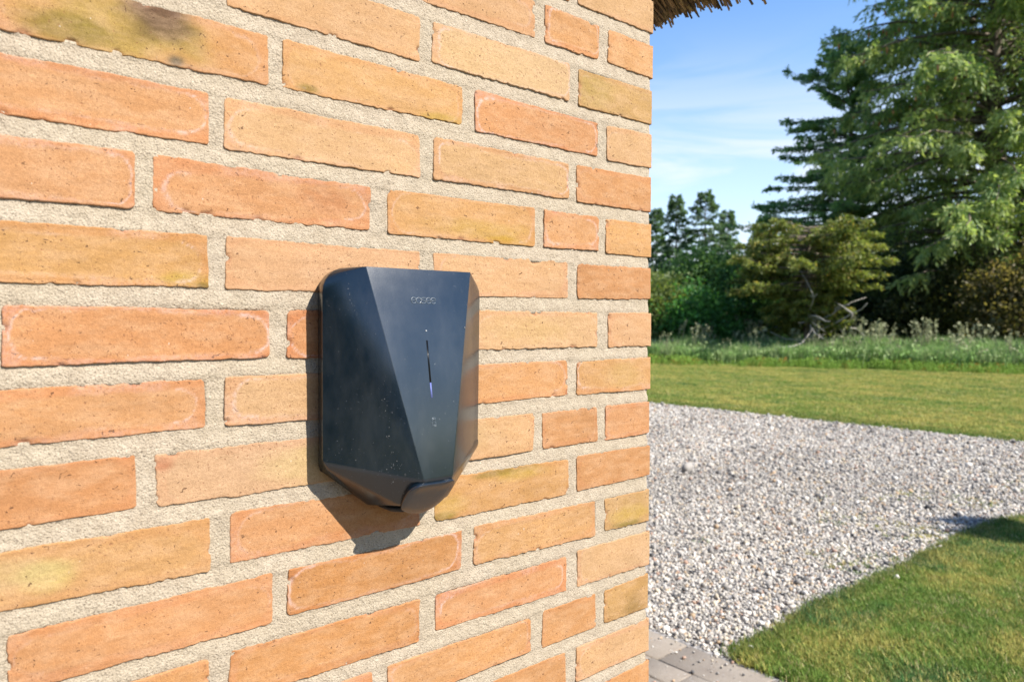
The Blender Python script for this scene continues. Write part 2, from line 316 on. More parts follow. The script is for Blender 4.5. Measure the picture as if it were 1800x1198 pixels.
def off(key):
    return OFF.get(key, None)
def brick_mesh(w, h, seed, base, corners, blots=(), ring=0.4, res=0.002, fold=0.0, back=0.024):
    """one hand-struck brick; local x along the wall, z up, face at y=0. fold>0: the brick turns the house corner
    and shows a second face of that length. corners: ((dx,dz) for TL, TR, BL, BR)"""
    r = np.random.default_rng(seed)
    W = w + fold
    def lines(L):
        e = min(res, 0.0011)
        a = np.linspace(0.0042, L - 0.0042, max(3, int(round((L - 0.0084) / res)) + 1))
        return np.concatenate([[0, e * .5, e * 1.1, e * 2.0, e * 2.9], a[a > e * 3.2] if res < .004 else a, [L - e * 2.9, L - e * 2.0, L - e * 1.1, L - e * .5, L]])
    xs = np.unique(lines(W)); zs = np.unique(lines(h))
    if fold > 0: xs = np.unique(np.concatenate([xs, w + np.array([-.003, -.002, -.0012, -.0006, 0, .0006, .0012, .002, .003])]))
    nx, nz = len(xs), len(zs)
    s, t = np.meshgrid(xs, zs, indexing='ij')
    cx, cz = W / 2, h / 2
    u = s - cx; v = t - cz
    # rounded corners of the outline
    rc = r.uniform(0.0014, 0.0055, 4)
    k = (u > 0).astype(int) + 2 * (v > 0)
    R = rc[k]
    qx = np.abs(u) - (cx - R); qz = np.abs(v) - (cz - R)
    inn = (qx > 0) & (qz > 0)
    nrm = np.hypot(qx, qz) + 1e-12
    sc = np.where(inn, np.maximum(qx, qz) / nrm, 1.0)
    ua = np.where(inn, np.sign(u) * (cx - R + qx * sc), u)
    va = np.where(inn, np.sign(v) * (cz - R + qz * sc), v)
    d = np.where(inn, R - np.hypot(qx, qz) * sc, np.minimum(cx - np.abs(u), cz - np.abs(v)))
    d = np.maximum(d, 0)
    # ragged outline
    so = seed * 3.7; r_j = r.uniform(.0003, .0011)
    fall = lambda dist: 1 - sstep(0, 0.011, dist)
    jag = lambda q, e: 0.0009 * fbm(q * 38 + so, e + so, seed, 3) + r_j * fbm(q * 210 + so, e * 3.1, seed + 5, 3)
    va = va + fall(cz - v) * jag(s, 1.3) * 1.15 + fall(cz + v) * jag(s, 7.7) * 1.25
    ua = ua + fall(cx + u) * jag(t, 12.1) * 1.1 + (fall(cx - u) * jag(t, 19.4) * 1.1)
    # the brick's own crookedness
    TL, TR, BL, BR = [np.array(c) for c in corners]
    fx = np.clip(s / w, 0, 1); fz = t / h
    ua = ua + (1 - fx) * ((1 - fz) * BL[0] + fz * TL[0]) + fx * ((1 - fz) * BR[0] + fz * TR[0])
    va = va + (1 - fx) * ((1 - fz) * BL[1] + fz * TL[1]) + fx * ((1 - fz) * BR[1] + fz * TR[1])
    # relief of the face
    re = 0.0007
    rec = np.where(d < re, re - np.sqrt(np.maximum(re * re - (re - np.minimum(d, re)) ** 2, 0)), 0)
    rec = rec + 0.0005 * fbm(s * 14 + so, t * 22, seed + 3, 3) + 0.00035 * fbm(s * 120, t * 150 + so, seed + 9, 3)
    chipm = np.zeros_like(s)
    for _ in range(r.integers(2, 7)):
        e = r.integers(0, 4)
        if e < 2: px, pz = r.uniform(0, W), (0 if e == 0 else h)
        else: px, pz = (0 if e == 2 else W), r.uniform(0, h)
        rr = r.uniform(0.0025, 0.008); dist = np.hypot(s - px, (t - pz) * r.uniform(.9, 1.8)) + 0.0022 * fbm(s * 260, t * 260 + so, seed + 31, 2)
        ch = 1 - sstep(rr * .35, rr, dist); chipm = np.maximum(chipm, ch)
        rec = rec + ch * r.uniform(0.0010, 0.0028) * (0.8 + .5 * fbm(s * 400, t * 400, seed + 8, 2))
    # drag lines of the mould
    rec = rec + 0.00022 * fbm(s * 18 + so, t * 420, seed + 12, 2) * (r.random() < .6)
    # colour
    c = np.ones(s.shape + (3,)) * (lin(base) / GAIN)
    n1 = fbm(s * 11 + so, t * 26 + so, seed + 21, 3)[..., None]
    n2 = fbm(s * 6, t * 17 + so, seed + 22, 3)[..., None]
    c = c * (1 + 0.12 * n1) * np.array([1, 1, 1]) ; c = c * (1 + n2 * np.array([0.02, 0.05, 0.11]))
    for (bu, bv, ru, rv, bc, am) in blots:
        q = np.hypot((s / w * 2 - 1 - bu) / ru, (t / h * 2 - 1 - bv) / rv) + 0.32 * fbm(s * 30, t * 60 + so, seed + 40, 3)
        a = (am * (1 - sstep(0.35, 1.1, q)))[..., None]
        c = c * (1 - a) + a * lin(bc) / GAIN
    # smears of lime in the mould: a line a little way inside the outline
    iL, iR, iT, iB = r.uniform(0.0015, 0.0095, 4); rr = r.uniform(0.008, 0.021)
    uu = u - (iL - iR) / 2; vv = v - (iB - iT) / 2
    uu = uu + 0.0035 * fbm(s * 9 + so, t * 20, seed + 55, 2); vv = vv + 0.0030 * fbm(s * 9, t * 14 + so, seed + 56, 2) + (s - W / 2) * r.normal(0, .012)
    ax = np.abs(uu) - (cx - (iL + iR) / 2 - rr); az = np.abs(vv) - (cz - (iT + iB) / 2 - rr)
    sd = np.hypot(np.maximum(ax, 0), np.maximum(az, 0)) + np.minimum(np.maximum(ax, az), 0) - rr
    sd = sd + 0.0024 * fbm(s * 22 + so, t * 30, seed + 50, 3) + 0.0014 * fbm(s * 130 + so, t * 130, seed + 54, 2)
    wid = 0.0003 + 0.0018 * np.clip(vnoise(s * 25, t * 40 + so, seed + 51), 0, 1)
    part = sstep(0.48, 0.66, vnoise(s * 13 + so, t * 30, seed + 52) * .75 + .25 * vnoise(s * 60 + so, t * 70, seed + 57) + (ring - .5) * .40 + .16 * (ax > -.004))
    lime = np.exp(-(sd / wid) ** 2) * part * min(1, ring + .05) * .68 * (.34 + .66 * ((ax > -.008) & (az > -.010)))
    lime = lime + 0.22 * ring * np.clip(sstep(-.001, .004, sd), 0, 1) * sstep(.4, .7, vnoise(s * 40, t * 60 + so, seed + 53))
    lime = np.clip(lime, 0, 1)
    edge_red = (sstep(-0.001, 0.003, sd) * (0.26 + .45 * ring))[..., None]  # clay a little redder outside the lime line
    c = c * (1 - edge_red) + edge_red * c * np.array([1.0, 0.82, 0.80])
    c = c * (1 - chipm[..., None] * .6) + chipm[..., None] * .6 * lin((196, 112, 78)) / GAIN
    # positions, turning the corner where the brick does
    X = ua + cx - w / 2; Zl = va
    if fold > 0:
        q = s - w; rf = 0.0022
        front = q <= 0
        px = np.where(front, X, w / 2 + (X - w / 2 - q) - rec)
        py = np.where(front, rec, np.maximum(q, 0))
        e = np.clip(1 - np.abs(q) / rf, 0, 1)
        px = px - np.where(front, 0, 1) * 0 - e * e * rf * .38; py = py + e * e * rf * .38
    else:
        px, py = X, rec
    V = np.stack([px, py, Zl], -1).reshape(-1, 3)
    F = grid_faces(nx, nz)
    loop = np.concatenate([np.arange(nx) * nz, (nx - 1) * nz + np.arange(1, nz), np.arange(nx - 2, -1, -1) * nz + nz - 1, np.arange(nz - 2, 0, -1)])
    B = V[loop].copy()
    if fold > 0:
        sl = s.ravel()[loop]; B[:, 1] = np.where(sl <= w, np.maximum(B[:, 1], back), B[:, 1]); B[:, 0] = np.where(sl > w, np.minimum(B[:, 0], w / 2 - back), B[:, 0])
        B[:, 0] = np.minimum(B[:, 0], w / 2 - back)
    else:
        B[:, 1] = back
    nb = len(loop); o = len(V); i = np.arange(nb); j = (i + 1) % nb
    F2 = np.stack([loop[j], loop[i], o + i, o + j], 1)
    V = np.concatenate([V, B]); C = c.reshape(-1, 3); C = np.concatenate([C, C[loop]])
    Lm = lime.ravel(); Lm = np.concatenate([Lm, Lm[loop] * 0])
    return V, np.concatenate([F, F2]), np.clip(C, 0.01, .9), Lm

def front_row(r):
    """[(left, right, jointkey_left, jointkey_right)] from the corner leftwards to x=-6"""
    t = 'B' if r % 2 == 0 else ('A' if r % 4 == 1 else 'C')
    j0 = JB if t == 'B' else JC
    js = [(j0, ('B' if t == 'B' else 'C', 0))]
    if t == 'A': js += [(JA - .24 * n, ('A', n)) for n in range(25)]
    else: js += [(j0 - .24 * n, (t, n)) for n in range(1, 25)]
    res = [(js[0][0] + JH, 0.0, js[0][1], ('K', 0))]
    for a, b in zip(js[1:], js[:-1]): res.append((a[0] + JH, b[0] - JH, a[1], b[1]))
    return [q for q in res if q[0] > -6.0], t
SLOPE = 1.0                                            # roof pitch 45 degrees
def roof_under(x): return 2.5 - SLOPE * x if x > -3 else 2.5 + SLOPE * (x + 6)
def put(o): o.location = tuple(np.array(o.location) + np.array(HL)); return o

# the mortar body of both outer walls: one sheet that turns the corner, tooled a little deeper under each brick
xs = np.concatenate([np.arange(-6, -0.93, .05), np.arange(-.93, -.0026, .0024), [-.0024, -.0012, 0, .0012, .0024, .0048], np.arange(.01, .3, .01), np.arange(.3, 8.01, .05)])
zs = np.concatenate([np.arange(0, .86, .02), np.arange(.86, 2.03, .0024), np.arange(2.04, 2.5, .02)])
s, z = np.meshgrid(xs, zs, indexing='ij')
ph = ((Z0 + HB - z) / P) % 1.0                        # 0 at a brick's top edge, .73 at its lower edge
bed = np.clip((ph - 2 * HB / P) / (1 - 2 * HB / P), 0, 1)
rec = np.where(ph < 2 * HB / P, 0.0011, 0.0017 - 0.0014 * bed)
# behind the bricks the mortar lies back; it comes forward only in the joints
rown = np.floor((Z0 + HB - zs) / P).astype(int)
inb = np.minimum(ph, 2 * HB / P - ph) * P                # metres inside a brick's height (negative in the bed joint)
hd = np.full(s.shape, 1.0)
for k_, r_ in enumerate(rown):
    t_ = 'B' if r_ % 2 == 0 else ('A' if r_ % 4 == 1 else 'C')
    js_ = [JB - .24 * n for n in range(25)] if t_ == 'B' else [JC - .24 * n for n in range(25)] if t_ == 'C' else [JC] + [JA - .24 * n for n in range(25)]
    hd[:, k_] = np.abs(xs[:, None] - np.array(js_)[None]).min(1)
deep = sstep(.0035, .0055, inb) * sstep(JH + .0035, JH + .0055, hd)
rec = rec + deep * .008
rec = rec + 0.0007 * fbm(s * 30, z * 40, 3, 3) + 0.0008 * fbm(s * 170, z * 170, 4, 3) * (np.abs(s) < 1)
rec = np.maximum(rec, 0.0001)
CB = 0.0048
q = s
X = np.where(q <= 0, np.minimum(q, -CB * (q > -.02)), -CB + 0 * q) ; Y = np.where(q <= 0, rec, np.maximum(q, CB))
X = np.where(q > 0, -CB - .001 + .0015 * fbm(z * 90, q * 90, 8, 3), X)
rim = sstep(-.012, 0, q) * (q <= 0)
X = X + rim * 0.0022 * fbm(z * 120, z * 0, 9, 3); Y = Y + rim * 0.0022
wall = mesh_np('wall', np.stack([X, Y, z], -1).reshape(-1, 3), grid_faces(len(xs), len(zs)), M_MORTAR, house, HL, True)
# gable triangle over it and the two hidden walls of the house
pl = Pile()
pl.add([(-6, .004, 2.49), (-.01, .004, 2.49), (-3, .004, 5.48)], np.array([[0, 1, 2]]))
pl.add(*box_vf(-6, -5.8, 0.01, 8, 0, 2.5)); pl.add(*box_vf(-5.79, -.02, 7.8, 8, 0, 2.5))
pl.obj('back_wall', M_MORTAR, house, HL)

rest = Pile(); restL = []
nobj = 0
for r in range(-13, 29):
    zc = Z0 - r * P
    if zc - HB < 0.01: continue
    row, ty = front_row(r)
    for n, (a, b, kl, kr) in enumerate(row):
        if zc + HB + .03 > roof_under((a + b) / 2) or zc + HB + .03 > roof_under(b - .0): 
            if zc > 2.5: continue
        near = (-1 <= r <= 15) and b > -1.05
        tone = TONES.get(r, '')
        k = tone[n] if n < len(tone) else random.choice('oopprsyb')
        base = np.array(PAL[k]) + rng.normal(0, 4) + rng.normal(0, 1.2, 3)
        w = b - a
        def oc(key, side, tb):
            if key is None: return (0, 0)
            v = OFF.get((r, key[0], key[1], side, tb)); v2 = OFF.get((r, key[0], key[1], side, -tb))
            if v is None: v = (v2[0], v2[1] * .4) if v2 else (rng.normal(0, 1.0), rng.normal(0, .8))
            lim = lambda q: max(-3.2, min(3.2, q))
            return (lim(v[0]) / 1e3, lim(v[1]) / 1e3)
        if near:
            sr = 0 if kr[0] == 'K' else -1
            cs = [oc(kl, 1, 1), oc(kr, sr, 1), oc(kl, 1, -1), oc(kr, sr, -1)]
            if sr == 0: cs[1] = (0, cs[1][1]); cs[3] = (0, cs[3][1])
            fold = (0.108 if ty == 'B' else 0.228) if n == 0 else 0.0
            hi = b > -.86
            V, F, C, Lm = brick_mesh(w, 2 * HB, 100 + r * 40 + n, base, cs, BLOT.get((r, n), ()), RING.get((r, n), rng.choice([0, .1, .25, .4])),
                                     0.002 if hi else 0.005, fold)
            o = mesh_np('brick', V, F, M_BRICK, wall, ((a + b) / 2 + (rng.uniform(-.0022, .0012) if n == 0 else 0), rng.uniform(-.0007, .0003) if n else -.0004, zc), True,
                        {'bcol': ('FLOAT_COLOR', C), 'lime': ('FLOAT', Lm)})
            nobj += 1
        elif b > -6:
            v, f = box_vf(a, b, 0, .03 if n else .108, zc - HB, zc + HB); v = v + rng.normal(0, .0006, v.shape)
            rest.add(v, f, np.clip(lin(base) / GAIN, 0, 1))
    # courses of the wall round the corner
    y = (0.108 if ty == 'B' else 0.228) + 2 * JH + (0 if ty != 'A' else 0)
    while y < 7.7:
        L_ = .222; v, f = box_vf(-.03, 0, y, y + L_, zc - HB, zc + HB)
        if zc < 2.5: rest.add(v + rng.normal(0, .0006, v.shape), f, np.clip(lin(np.array(PAL[random.choice('oopprsyb')])) / GAIN, 0, 1))
        y += .24
v = np.concatenate(rest.v); 
ro = mesh_np('bricks_farther_off', v, rest.f, M_BRICK, wall, (0, 0, 0), False, {'bcol': ('FLOAT_COLOR', np.concatenate(rest.c)), 'lime': ('FLOAT', np.zeros(len(v)))})
tag(ro, kind='stuff')

# ---- thatch
m = NT('thatch_reed'); m.set(Roughness=0.9); m.p.inputs['Specular IOR Level'].default_value = 0.2
c = m.attr('col').outputs['Color']
c = m.mix(m.rng(m.noise(60, 3, .6), .3, .7, 0, .5), c, (0.10, 0.075, 0.05)); m.base(c); m.bump(m.noise(300, 2), .4, .002)
M_REED = m.m
TH = 0.34                                              # thickness across the slope
nx_, nz_ = math.sin(math.pi / 4), math.cos(math.pi / 4)
pl = Pile()
def slab(sign):
    # cross-section in the (x,z) plane: lower lip, underside up to the ridge, top, rounded eave
    lip = (0.405, 2.112)
    prof = [lip, (-3.0, lip[1] + 3.4), (-3.0, lip[1] + 3.4 + TH * 1.414), (lip[0] + TH * nx_ * .9, lip[1] + TH * nz_ * 1.12), (lip[0] + TH * nx_ * .75, lip[1] + TH * nz_ * .62), (lip[0] + .055, lip[1] + .045)]
    v = [(x if sign > 0 else -6 - x, y, z) for y in (-0.12, 8.1) for x, z in prof]
    n = len(prof); f = [np.array([[i, (i + 1) % n, n + (i + 1) % n, n + i]]) for i in range(n)] + [np.arange(n)[::-1][None], (np.arange(n) + n)[None]]
    pl.add(v, f, (0.14, 0.105, 0.065))
slab(1); slab(-1)
roof = pl.obj('thatched_roof', M_REED, house, HL)
pl = Pile()
for i in range(24000):                                 # reed ends along the eave by the corner
    y = -0.13 + (rng.random() ** 1.6) * 2.4
    k = rng.random()
    ang = math.radians(rng.normal(38, 7)); dx, dz = math.cos(ang), -math.sin(ang); dy = rng.normal(0, .10)
    if k < .62:                                        # lying in the underside
        bk = rng.random() ** 1.3 * .50; sx, sz = 0.405 - bk * .707, 2.112 + bk * .707; nrm = rng.uniform(-.016, .004)
        tip = np.array([sx + nrm * .707, y, sz + nrm * .707]) + np.array([dx, dy, dz]) * rng.normal(.008, .013)
    else:                                              # cut ends of the eave face
        dep = rng.random() ** 1.4; tip = np.array([0.405 + dep * TH * nx_ * .82, y, 2.112 + dep * TH * nz_ * .74]) + np.array([dx, dy, dz]) * rng.normal(.016, .014)
    root = tip - np.array([dx, dy, dz]) * rng.uniform(.10, .22)
    rd = rng.uniform(.0016, .0034)
    cc = np.array([0.34, 0.25, 0.145]) * rng.uniform(.15, 1.2) * np.array([1, rng.uniform(.9, 1.02), rng.uniform(.75, 1.0)])
    v, f = tube([root, tip], [rd, rd * .8], 5); pl.add(v, f, cc)
o = pl.obj('reed_ends', M_REED, roof, (0, 0, 0)); tag(o, kind='stuff')

# ================================================================== THE CHARGER
chg = empty('wall_charger', (-0.4495, 0, Z0 - 0.52))
tag(chg, 'black faceted electric car charger mounted on the brick wall', 'charger')
CZ = -0.52                                             # empty height relative to course 0
def cp(x, d, z): return (x, -d, z - CZ)               # x from the charger's axis, d out from the wall, z rel. to course 0
m = NT('charger_black'); m.set(Roughness=0.30, IOR=1.74); m.p.inputs['Specular IOR Level'].default_value = 0.5
g = m.noise(22, 4, .6); g2 = m.noise(900, 2, .5)
c = m.mix(m.rng(g, .35, .75), (0.0025, 0.007, 0.0125), (0.0035, 0.009, 0.016))
film = m.rng(m.noise(14, 5, .65, m.scaled((1.6, 1, .55))), .45, .72, 0, .035)
c = m.mix(film, c, (0.34, 0.34, 0.33))
dust = m.rng(m.noise(420, 2, .5), .70, .76); sp = m.rng(m.noise(8, 3, .5), .42, .66)
c = m.mix(m.math('MULTIPLY', dust, m.math('MULTIPLY', sp, .30)), c, (0.30, 0.30, 0.29))
m.base(c)
rr = m.rng(g, .3, .7, .21, .26); m.l(rr, m.p.inputs['Roughness'])
m.bump(g2, .12, .0003)
M_CHG = m.m
M_CHG2 = plain('charger_back_black', (0.012, 0.012, 0.013), .55, .4).m
m = plain('charger_gloss', (0.012, 0.016, 0.024), .22, .6); M_GLOSS = m.m

bm = bmesh.new()
pts = []
def outline(hw, zt, zb, rt, dd, tipz, tiphw, n=7):
    o_ = []
    for sx in (-1, 1):
        for k in range(n):
            a = math.pi / 2 * k / (n - 1)
            o_.append((sx * (hw - rt + rt * math.cos(a)), dd, zt - rt + rt * math.sin(a)))
        o_ += [(sx * hw, dd, zb), (sx * (hw - .004), dd, zb - .006), (sx * tiphw, dd, tipz)]
    return o_
pts += outline(.1035, -.4004, -.600, .026, .0225, -.632, .055)      # front rim
pts += outline(.0995, -.4012, -.606, .026, .0045, -.652, .045)      # back rim
pts += [(-.067, .046, -.3998), (.067, .046, -.3998), (-.018, .079, -.6214), (.018, .079, -.6214)]
pts += [(-.048, .016, -.653), (.048, .016, -.653), (-.030, .0525, -.650), (.030, .0525, -.650)]
for q in pts: bm.verts.new(cp(q[0] - (.0040 if q[0] > .09 else 0), q[1], q[2]))
ret = bmesh.ops.convex_hull(bm, input=bm.verts)
bmesh.ops.delete(bm, geom=[v for v in bm.verts if not v.link_faces], context='VERTS')
bmesh.ops.dissolve_limit(bm, angle_limit=math.radians(2.2), verts=bm.verts, edges=bm.edges)
bm.normal_update()
low = [e for e in bm.edges if len(e.link_faces) == 2 and e.calc_face_angle() > math.radians(9) and max(v.co.z for v in e.verts) < -.585 - CZ and min(-v.co.y for v in e.verts) > .010]
oth = [e for e in bm.edges if len(e.link_faces) == 2 and e.calc_face_angle() > math.radians(9) and e not in low]
bmesh.ops.bevel(bm, geom=low, offset=.012, segments=6, affect='EDGES', profile=.5, clamp_overlap=True)
oth = [e for e in bm.edges if len(e.link_faces) == 2 and e.calc_face_angle() > math.radians(16)]
bmesh.ops.bevel(bm, geom=oth, offset=.0012, segments=2, affect='EDGES', profile=.5, clamp_overlap=True)
body = bm_obj('shell', bm, M_CHG, chg)
for p_ in body.data.polygons: p_.use_smooth = True
body.data.set_sharp_from_angle(angle=math.radians(24))
# mounting plate a few millimetres inside the outline
bm = bmesh.new()
ol = []
hw, zt, zb, rt = .0955, -.406, -.612, .026
for k in range(8):
    a = math.pi / 2 * k / 7; ol.append((hw - rt + rt * math.cos(a), zt - rt + rt * math.sin(a)))
for k in range(8):
    a = math.pi / 2 + math.pi / 2 * k / 7; ol.append((-hw + rt + rt * math.cos(a), zt - rt + rt * math.sin(a)))
ol += [(-hw, zb), (-.045, -.645), (.045, -.645), (hw, zb)]
fv = [bm.verts.new(cp(x, .0044, z)) for x, z in ol]; bv_ = [bm.verts.new(cp(x, -.004, z)) for x, z in ol]
bm.faces.new(fv); bm.faces.new(bv_[::-1])
for i in range(len(ol)): bm.faces.new((fv[i], bv_[i], bv_[(i + 1) % len(ol)], fv[(i + 1) % len(ol)]))
bmesh.ops.recalc_face_normals(bm, faces=bm.faces)
bm_obj('back_plate', bm, M_CHG2, chg)

# round flap over the cable socket at the tip
top = np.array([0, .0785, -.6235]); bot = np.array([0, .0445, -.6665])
ax_v = (top - bot); ax_v = ax_v / np.linalg.norm(ax_v); cen = (top + bot) / 2
nrm_ = np.cross(np.array([1.0, 0, 0]), ax_v); nrm_ = nrm_ if nrm_[1] > 0 else -nrm_    # outwards and down
FLAP = np.array([(-0.0323, -0.0073),(-0.0343, 0.0048),(-0.0329, 0.0167),(-0.0276, 0.0243),(-0.0212, 0.0273),(-0.0076, 0.0271),(0.0072, 0.0267),(0.0177, 0.0281),(0.0233, 0.0225),(0.0254, 0.0131),(0.0234, 0.0006),(0.018, -0.0111),(0.0096, -0.0194),(-0.0023, -0.023),(-0.0169, -0.0193),(-0.0272, -0.0131)])
# smooth the traced outline: closed Catmull-Rom
prof = []
nF = len(FLAP)
for k in range(nF):
    p0, p1, p2, p3 = FLAP[k - 1], FLAP[k], FLAP[(k + 1) % nF], FLAP[(k + 2) % nF]
    for t_ in (0, .25, .5, .75):
        prof.append(.5 * ((2 * p1) + (-p0 + p2) * t_ + (2 * p0 - 5 * p1 + 4 * p2 - p3) * t_ ** 2 + (-p0 + 3 * p1 - 3 * p2 + p3) * t_ ** 3))
prof = np.array(prof); pc_ = prof.mean(0); NP_ = len(prof)
bm = bmesh.new()
rings = []
for (sc_, off_) in ((.90, -.007), (.985, -.003), (1.0, -.0012), (.992, -.0002), (.955, .0002), (.7, .0005), (.35, .0007)):
    rg = []
    for x, y in (prof - pc_) * sc_ + pc_:
        lift = off_ + .002 * max(0, (y - .012) / .016) ** 2      # the upper lip curls outwards
        q = cen + np.array([x, 0, 0]) + ax_v * y + nrm_ * lift
        rg.append(bm.verts.new(cp(*q)))
    rings.append(rg)
for a, b in zip(rings[:-1], rings[1:]):
    for i in range(NP_): bm.faces.new((a[i], a[(i + 1) % NP_], b[(i + 1) % NP_], b[i]))
bm.faces.new(rings[-1]); bm.faces.new(rings[0][::-1])
bmesh.ops.recalc_face_normals(bm, faces=bm.faces)
flap = bm_obj('socket_flap', bm, M_CHG, chg, smooth=True); flap.data.set_sharp_from_angle(angle=math.radians(40))
# collar of the socket behind the flap, its lip reaching back to the wall
bm = bmesh.new(); rg_all = []
for d_, rx, zc_, rz in ((.010, .040, -.650, .009), (.022, .038, -.653, .0085), (.034, .034, -.6555, .007), (.042, .028, -.655, .006)):
    rg_all.append([bm.verts.new(cp(rx * math.cos(2 * math.pi * k / 32), d_, zc_ + rz * math.sin(2 * math.pi * k / 32))) for k in range(32)])
for a, b in zip(rg_all[:-1], rg_all[1:]):
    for i in range(32): bm.faces.new((a[i], a[(i + 1) % 32], b[(i + 1) % 32], b[i]))
bm.faces.new(rg_all[0]); bm.faces.new(rg_all[-1][::-1]); bmesh.ops.recalc_face_normals(bm, faces=bm.faces)
bm_obj('socket_collar', bm, M_CHG2, chg, smooth=True)

# front panel frame: origin and axes for everything moulded into it
PS = .033 / .2216
def on_panel(x, z, lift=0.0):
    d = .046 + PS * (-.3998 - z)
    n = np.array([0, 1.0, PS]) / math.hypot(1, PS)     # (x, d, z)
    return np.array(cp(x, d + n[1] * lift, z + n[2] * lift))
def strokes(name, lines, rad, mat, lift):
    pl = Pile()
    for ln in lines:
        v, f = tube([on_panel(x, z, lift) for x, z in ln], rad, 6); pl.add(v, f)
    return pl.obj(name, mat, chg, smooth=True)
def arc(cx, cz, r, a0, a1, n=14): return [(cx + r * math.cos(math.radians(a0 + (a1 - a0) * k / (n - 1))), cz + r * math.sin(math.radians(a0 + (a1 - a0) * k / (n - 1)))) for k in range(n)]
LX, LZ, R_ = 0.0, -.4332, .0031
def glyph_e(cx): return [arc(cx, LZ, R_, -35, -360, 18) + [(cx - R_, LZ)]]
def glyph_a(cx): return [arc(cx, LZ, R_, 0, 360, 22), [(cx + R_, LZ + R_), (cx + R_, LZ - R_)]]
def glyph_s(cx): return [arc(cx, LZ + R_ / 2, R_ / 2, 40, 270, 10)[:-1] + arc(cx, LZ - R_ / 2, R_ / 2, 90, -140, 10)]
def glyph_s2(cx): return [[(cx + R_ * .95, LZ + R_ * .75), (cx + R_ * .4, LZ + R_), (cx - R_ * .5, LZ + R_ * .9), (cx - R_ * .85, LZ + R_ * .45), (cx - R_ * .4, LZ + R_ * .08), (cx + R_ * .4, LZ - R_ * .12), (cx + R_ * .85, LZ - R_ * .5), (cx + R_ * .4, LZ - R_ * .95), (cx - R_ * .5, LZ - R_), (cx - R_ * .95, LZ - R_ * .75)]]
logo = []
for i, g_ in enumerate('easee'):
    cx = (i - 2) * .0063
    logo += glyph_e(cx) if g_ == 'e' else glyph_a(cx) if g_ == 'a' else glyph_s2(cx)
m = plain('logo_relief', (0.10, 0.125, 0.15), .3, .7); M_LOGO = m.m  # same plastic as the shell; highlight on the strokes put into the paler colour
strokes('logo', logo, .00042, M_LOGO, .0001)
# small phone-and-waves symbol low on the panel
IX, IZ = 0.0, -.5610
ic = [[(IX - .0022, IZ - .0046), (IX - .0022, IZ - .0006), (IX + .0022, IZ - .0006), (IX + .0022, IZ - .0046), (IX - .0022, IZ - .0046)],
      arc(IX, IZ + .0004, .0022, 20, 160, 8), arc(IX, IZ + .0014, .0026, 25, 155, 8), [(IX - .0006, IZ - .0036), (IX + .0006, IZ - .0036)]]
strokes('symbol', ic, .00028, M_LOGO, .0001)
def strip(name, x, z0, z1, wd, mat, lift):
    a = [on_panel(x - wd, z0, lift), on_panel(x + wd, z0, lift), on_panel(x + wd, z1, lift), on_panel(x - wd, z1, lift)]
    b = [on_panel(x - wd, z0, -.002), on_panel(x + wd, z0, -.002), on_panel(x + wd, z1, -.002), on_panel(x - wd, z1, -.002)]
    v = np.array(a + b); f = np.array([(0, 1, 2, 3), (0, 4, 5, 1), (1, 5, 6, 2), (2, 6, 7, 3), (3, 7, 4, 0)])
    return mesh_np(name, v, f, mat, chg)
M_SLOT = plain('light_bar_dark', (0.002, 0.002, 0.002), .3, .3).m
m = plain('light_bar_lit', (0.10, 0.12, 0.30), .4); m.p.inputs['Emission Color'].default_value = (0.32, 0.36, 0.95, 1); m.p.inputs['Emission Strength'].default_value = .05
lb = strip('light_bar', 0, -.4757, -.5203, .00095, M_SLOT, .00025)
lit = strip('lit_section', 0, -.52035, -.5362, .00085, m.m, .00022); lit.parent = lb
m = plain('sensor_white', (0.42, 0.42, 0.42), .4)
v, f = tube([on_panel(0, -.4655, -.001), on_panel(0, -.4655, .0005)], [.0009, .0007], 10); mesh_np('indicator_dot', v, f, m.m, chg)
# grit, bird lime and cobweb caught on the case
def on_left(u, z, lift=.0002):
    # left facet: plane through the rim and the panel's left edge
    a = np.array([-.1035, .0225, -.5]); b = np.array([-.067, .046, -.3998]); c_ = np.array([-.018, .079, -.6214])
    n = np.cross(b - a, c_ - a); n = n / np.linalg.norm(n); n = n if n[1] > 0 else -n
    d = a[1] - ((u - a[0]) * n[0] + (z - a[2]) * n[2]) / n[1]
    return np.array(cp(u + n[0] * lift, d + n[1] * lift, z + n[2] * lift))
pl = Pile()
def speck(p, r):
    v = np.array([(0, 0, 1), (1, 0, 0), (0, -1, 0), (-1, 0, 0), (0, 1, 0), (0, 0, -1)], float) * r * np.array([1, .6, 1]) * rng.uniform(.6, 1.3, (1, 3))
    pl.add(v + p, np.array([(0, 1, 2), (0, 2, 3), (0, 3, 4), (0, 4, 1), (5, 2, 1), (5, 3, 2), (5, 4, 3), (5, 1, 4)]))
for k in range(50):
    t_ = rng.random(); z_ = -.515 - t_ * .125; u_ = -.052 + .010 * t_ + rng.normal(0, .0028 + .004 * (.6 < t_ < .8))
    if u_ < -.067 + (-.3998 - z_) * .22: speck(on_left(u_, z_), rng.choice([.00015, .0002, .0003, .0005]))
for k in range(36):
    u_, z_ = rng.uniform(-.098, -.03), rng.uniform(-.6, -.41)
    if u_ < -.07 + (-.3998 - z_) * .22: speck(on_left(u_, z_), rng.choice([.00015, .0002, .0003]))
for k in range(14): speck(on_left(-.083 + .0012 * k * .5 + rng.normal(0, .0007), -.420 - .0022 * k + rng.normal(0, .001)), .00035)
for k in range(45):
    z_ = rng.uniform(-.6, -.41); hw_ = .066 - (-.3998 - z_) * .22
    u_ = rng.uniform(-hw_, hw_); 
    if abs(u_) > .004: speck(on_panel(u_, z_, .0002), rng.choice([.00015, .0002, .00025]))
speck(on_panel(.052, -.4625, .0002), .0010)
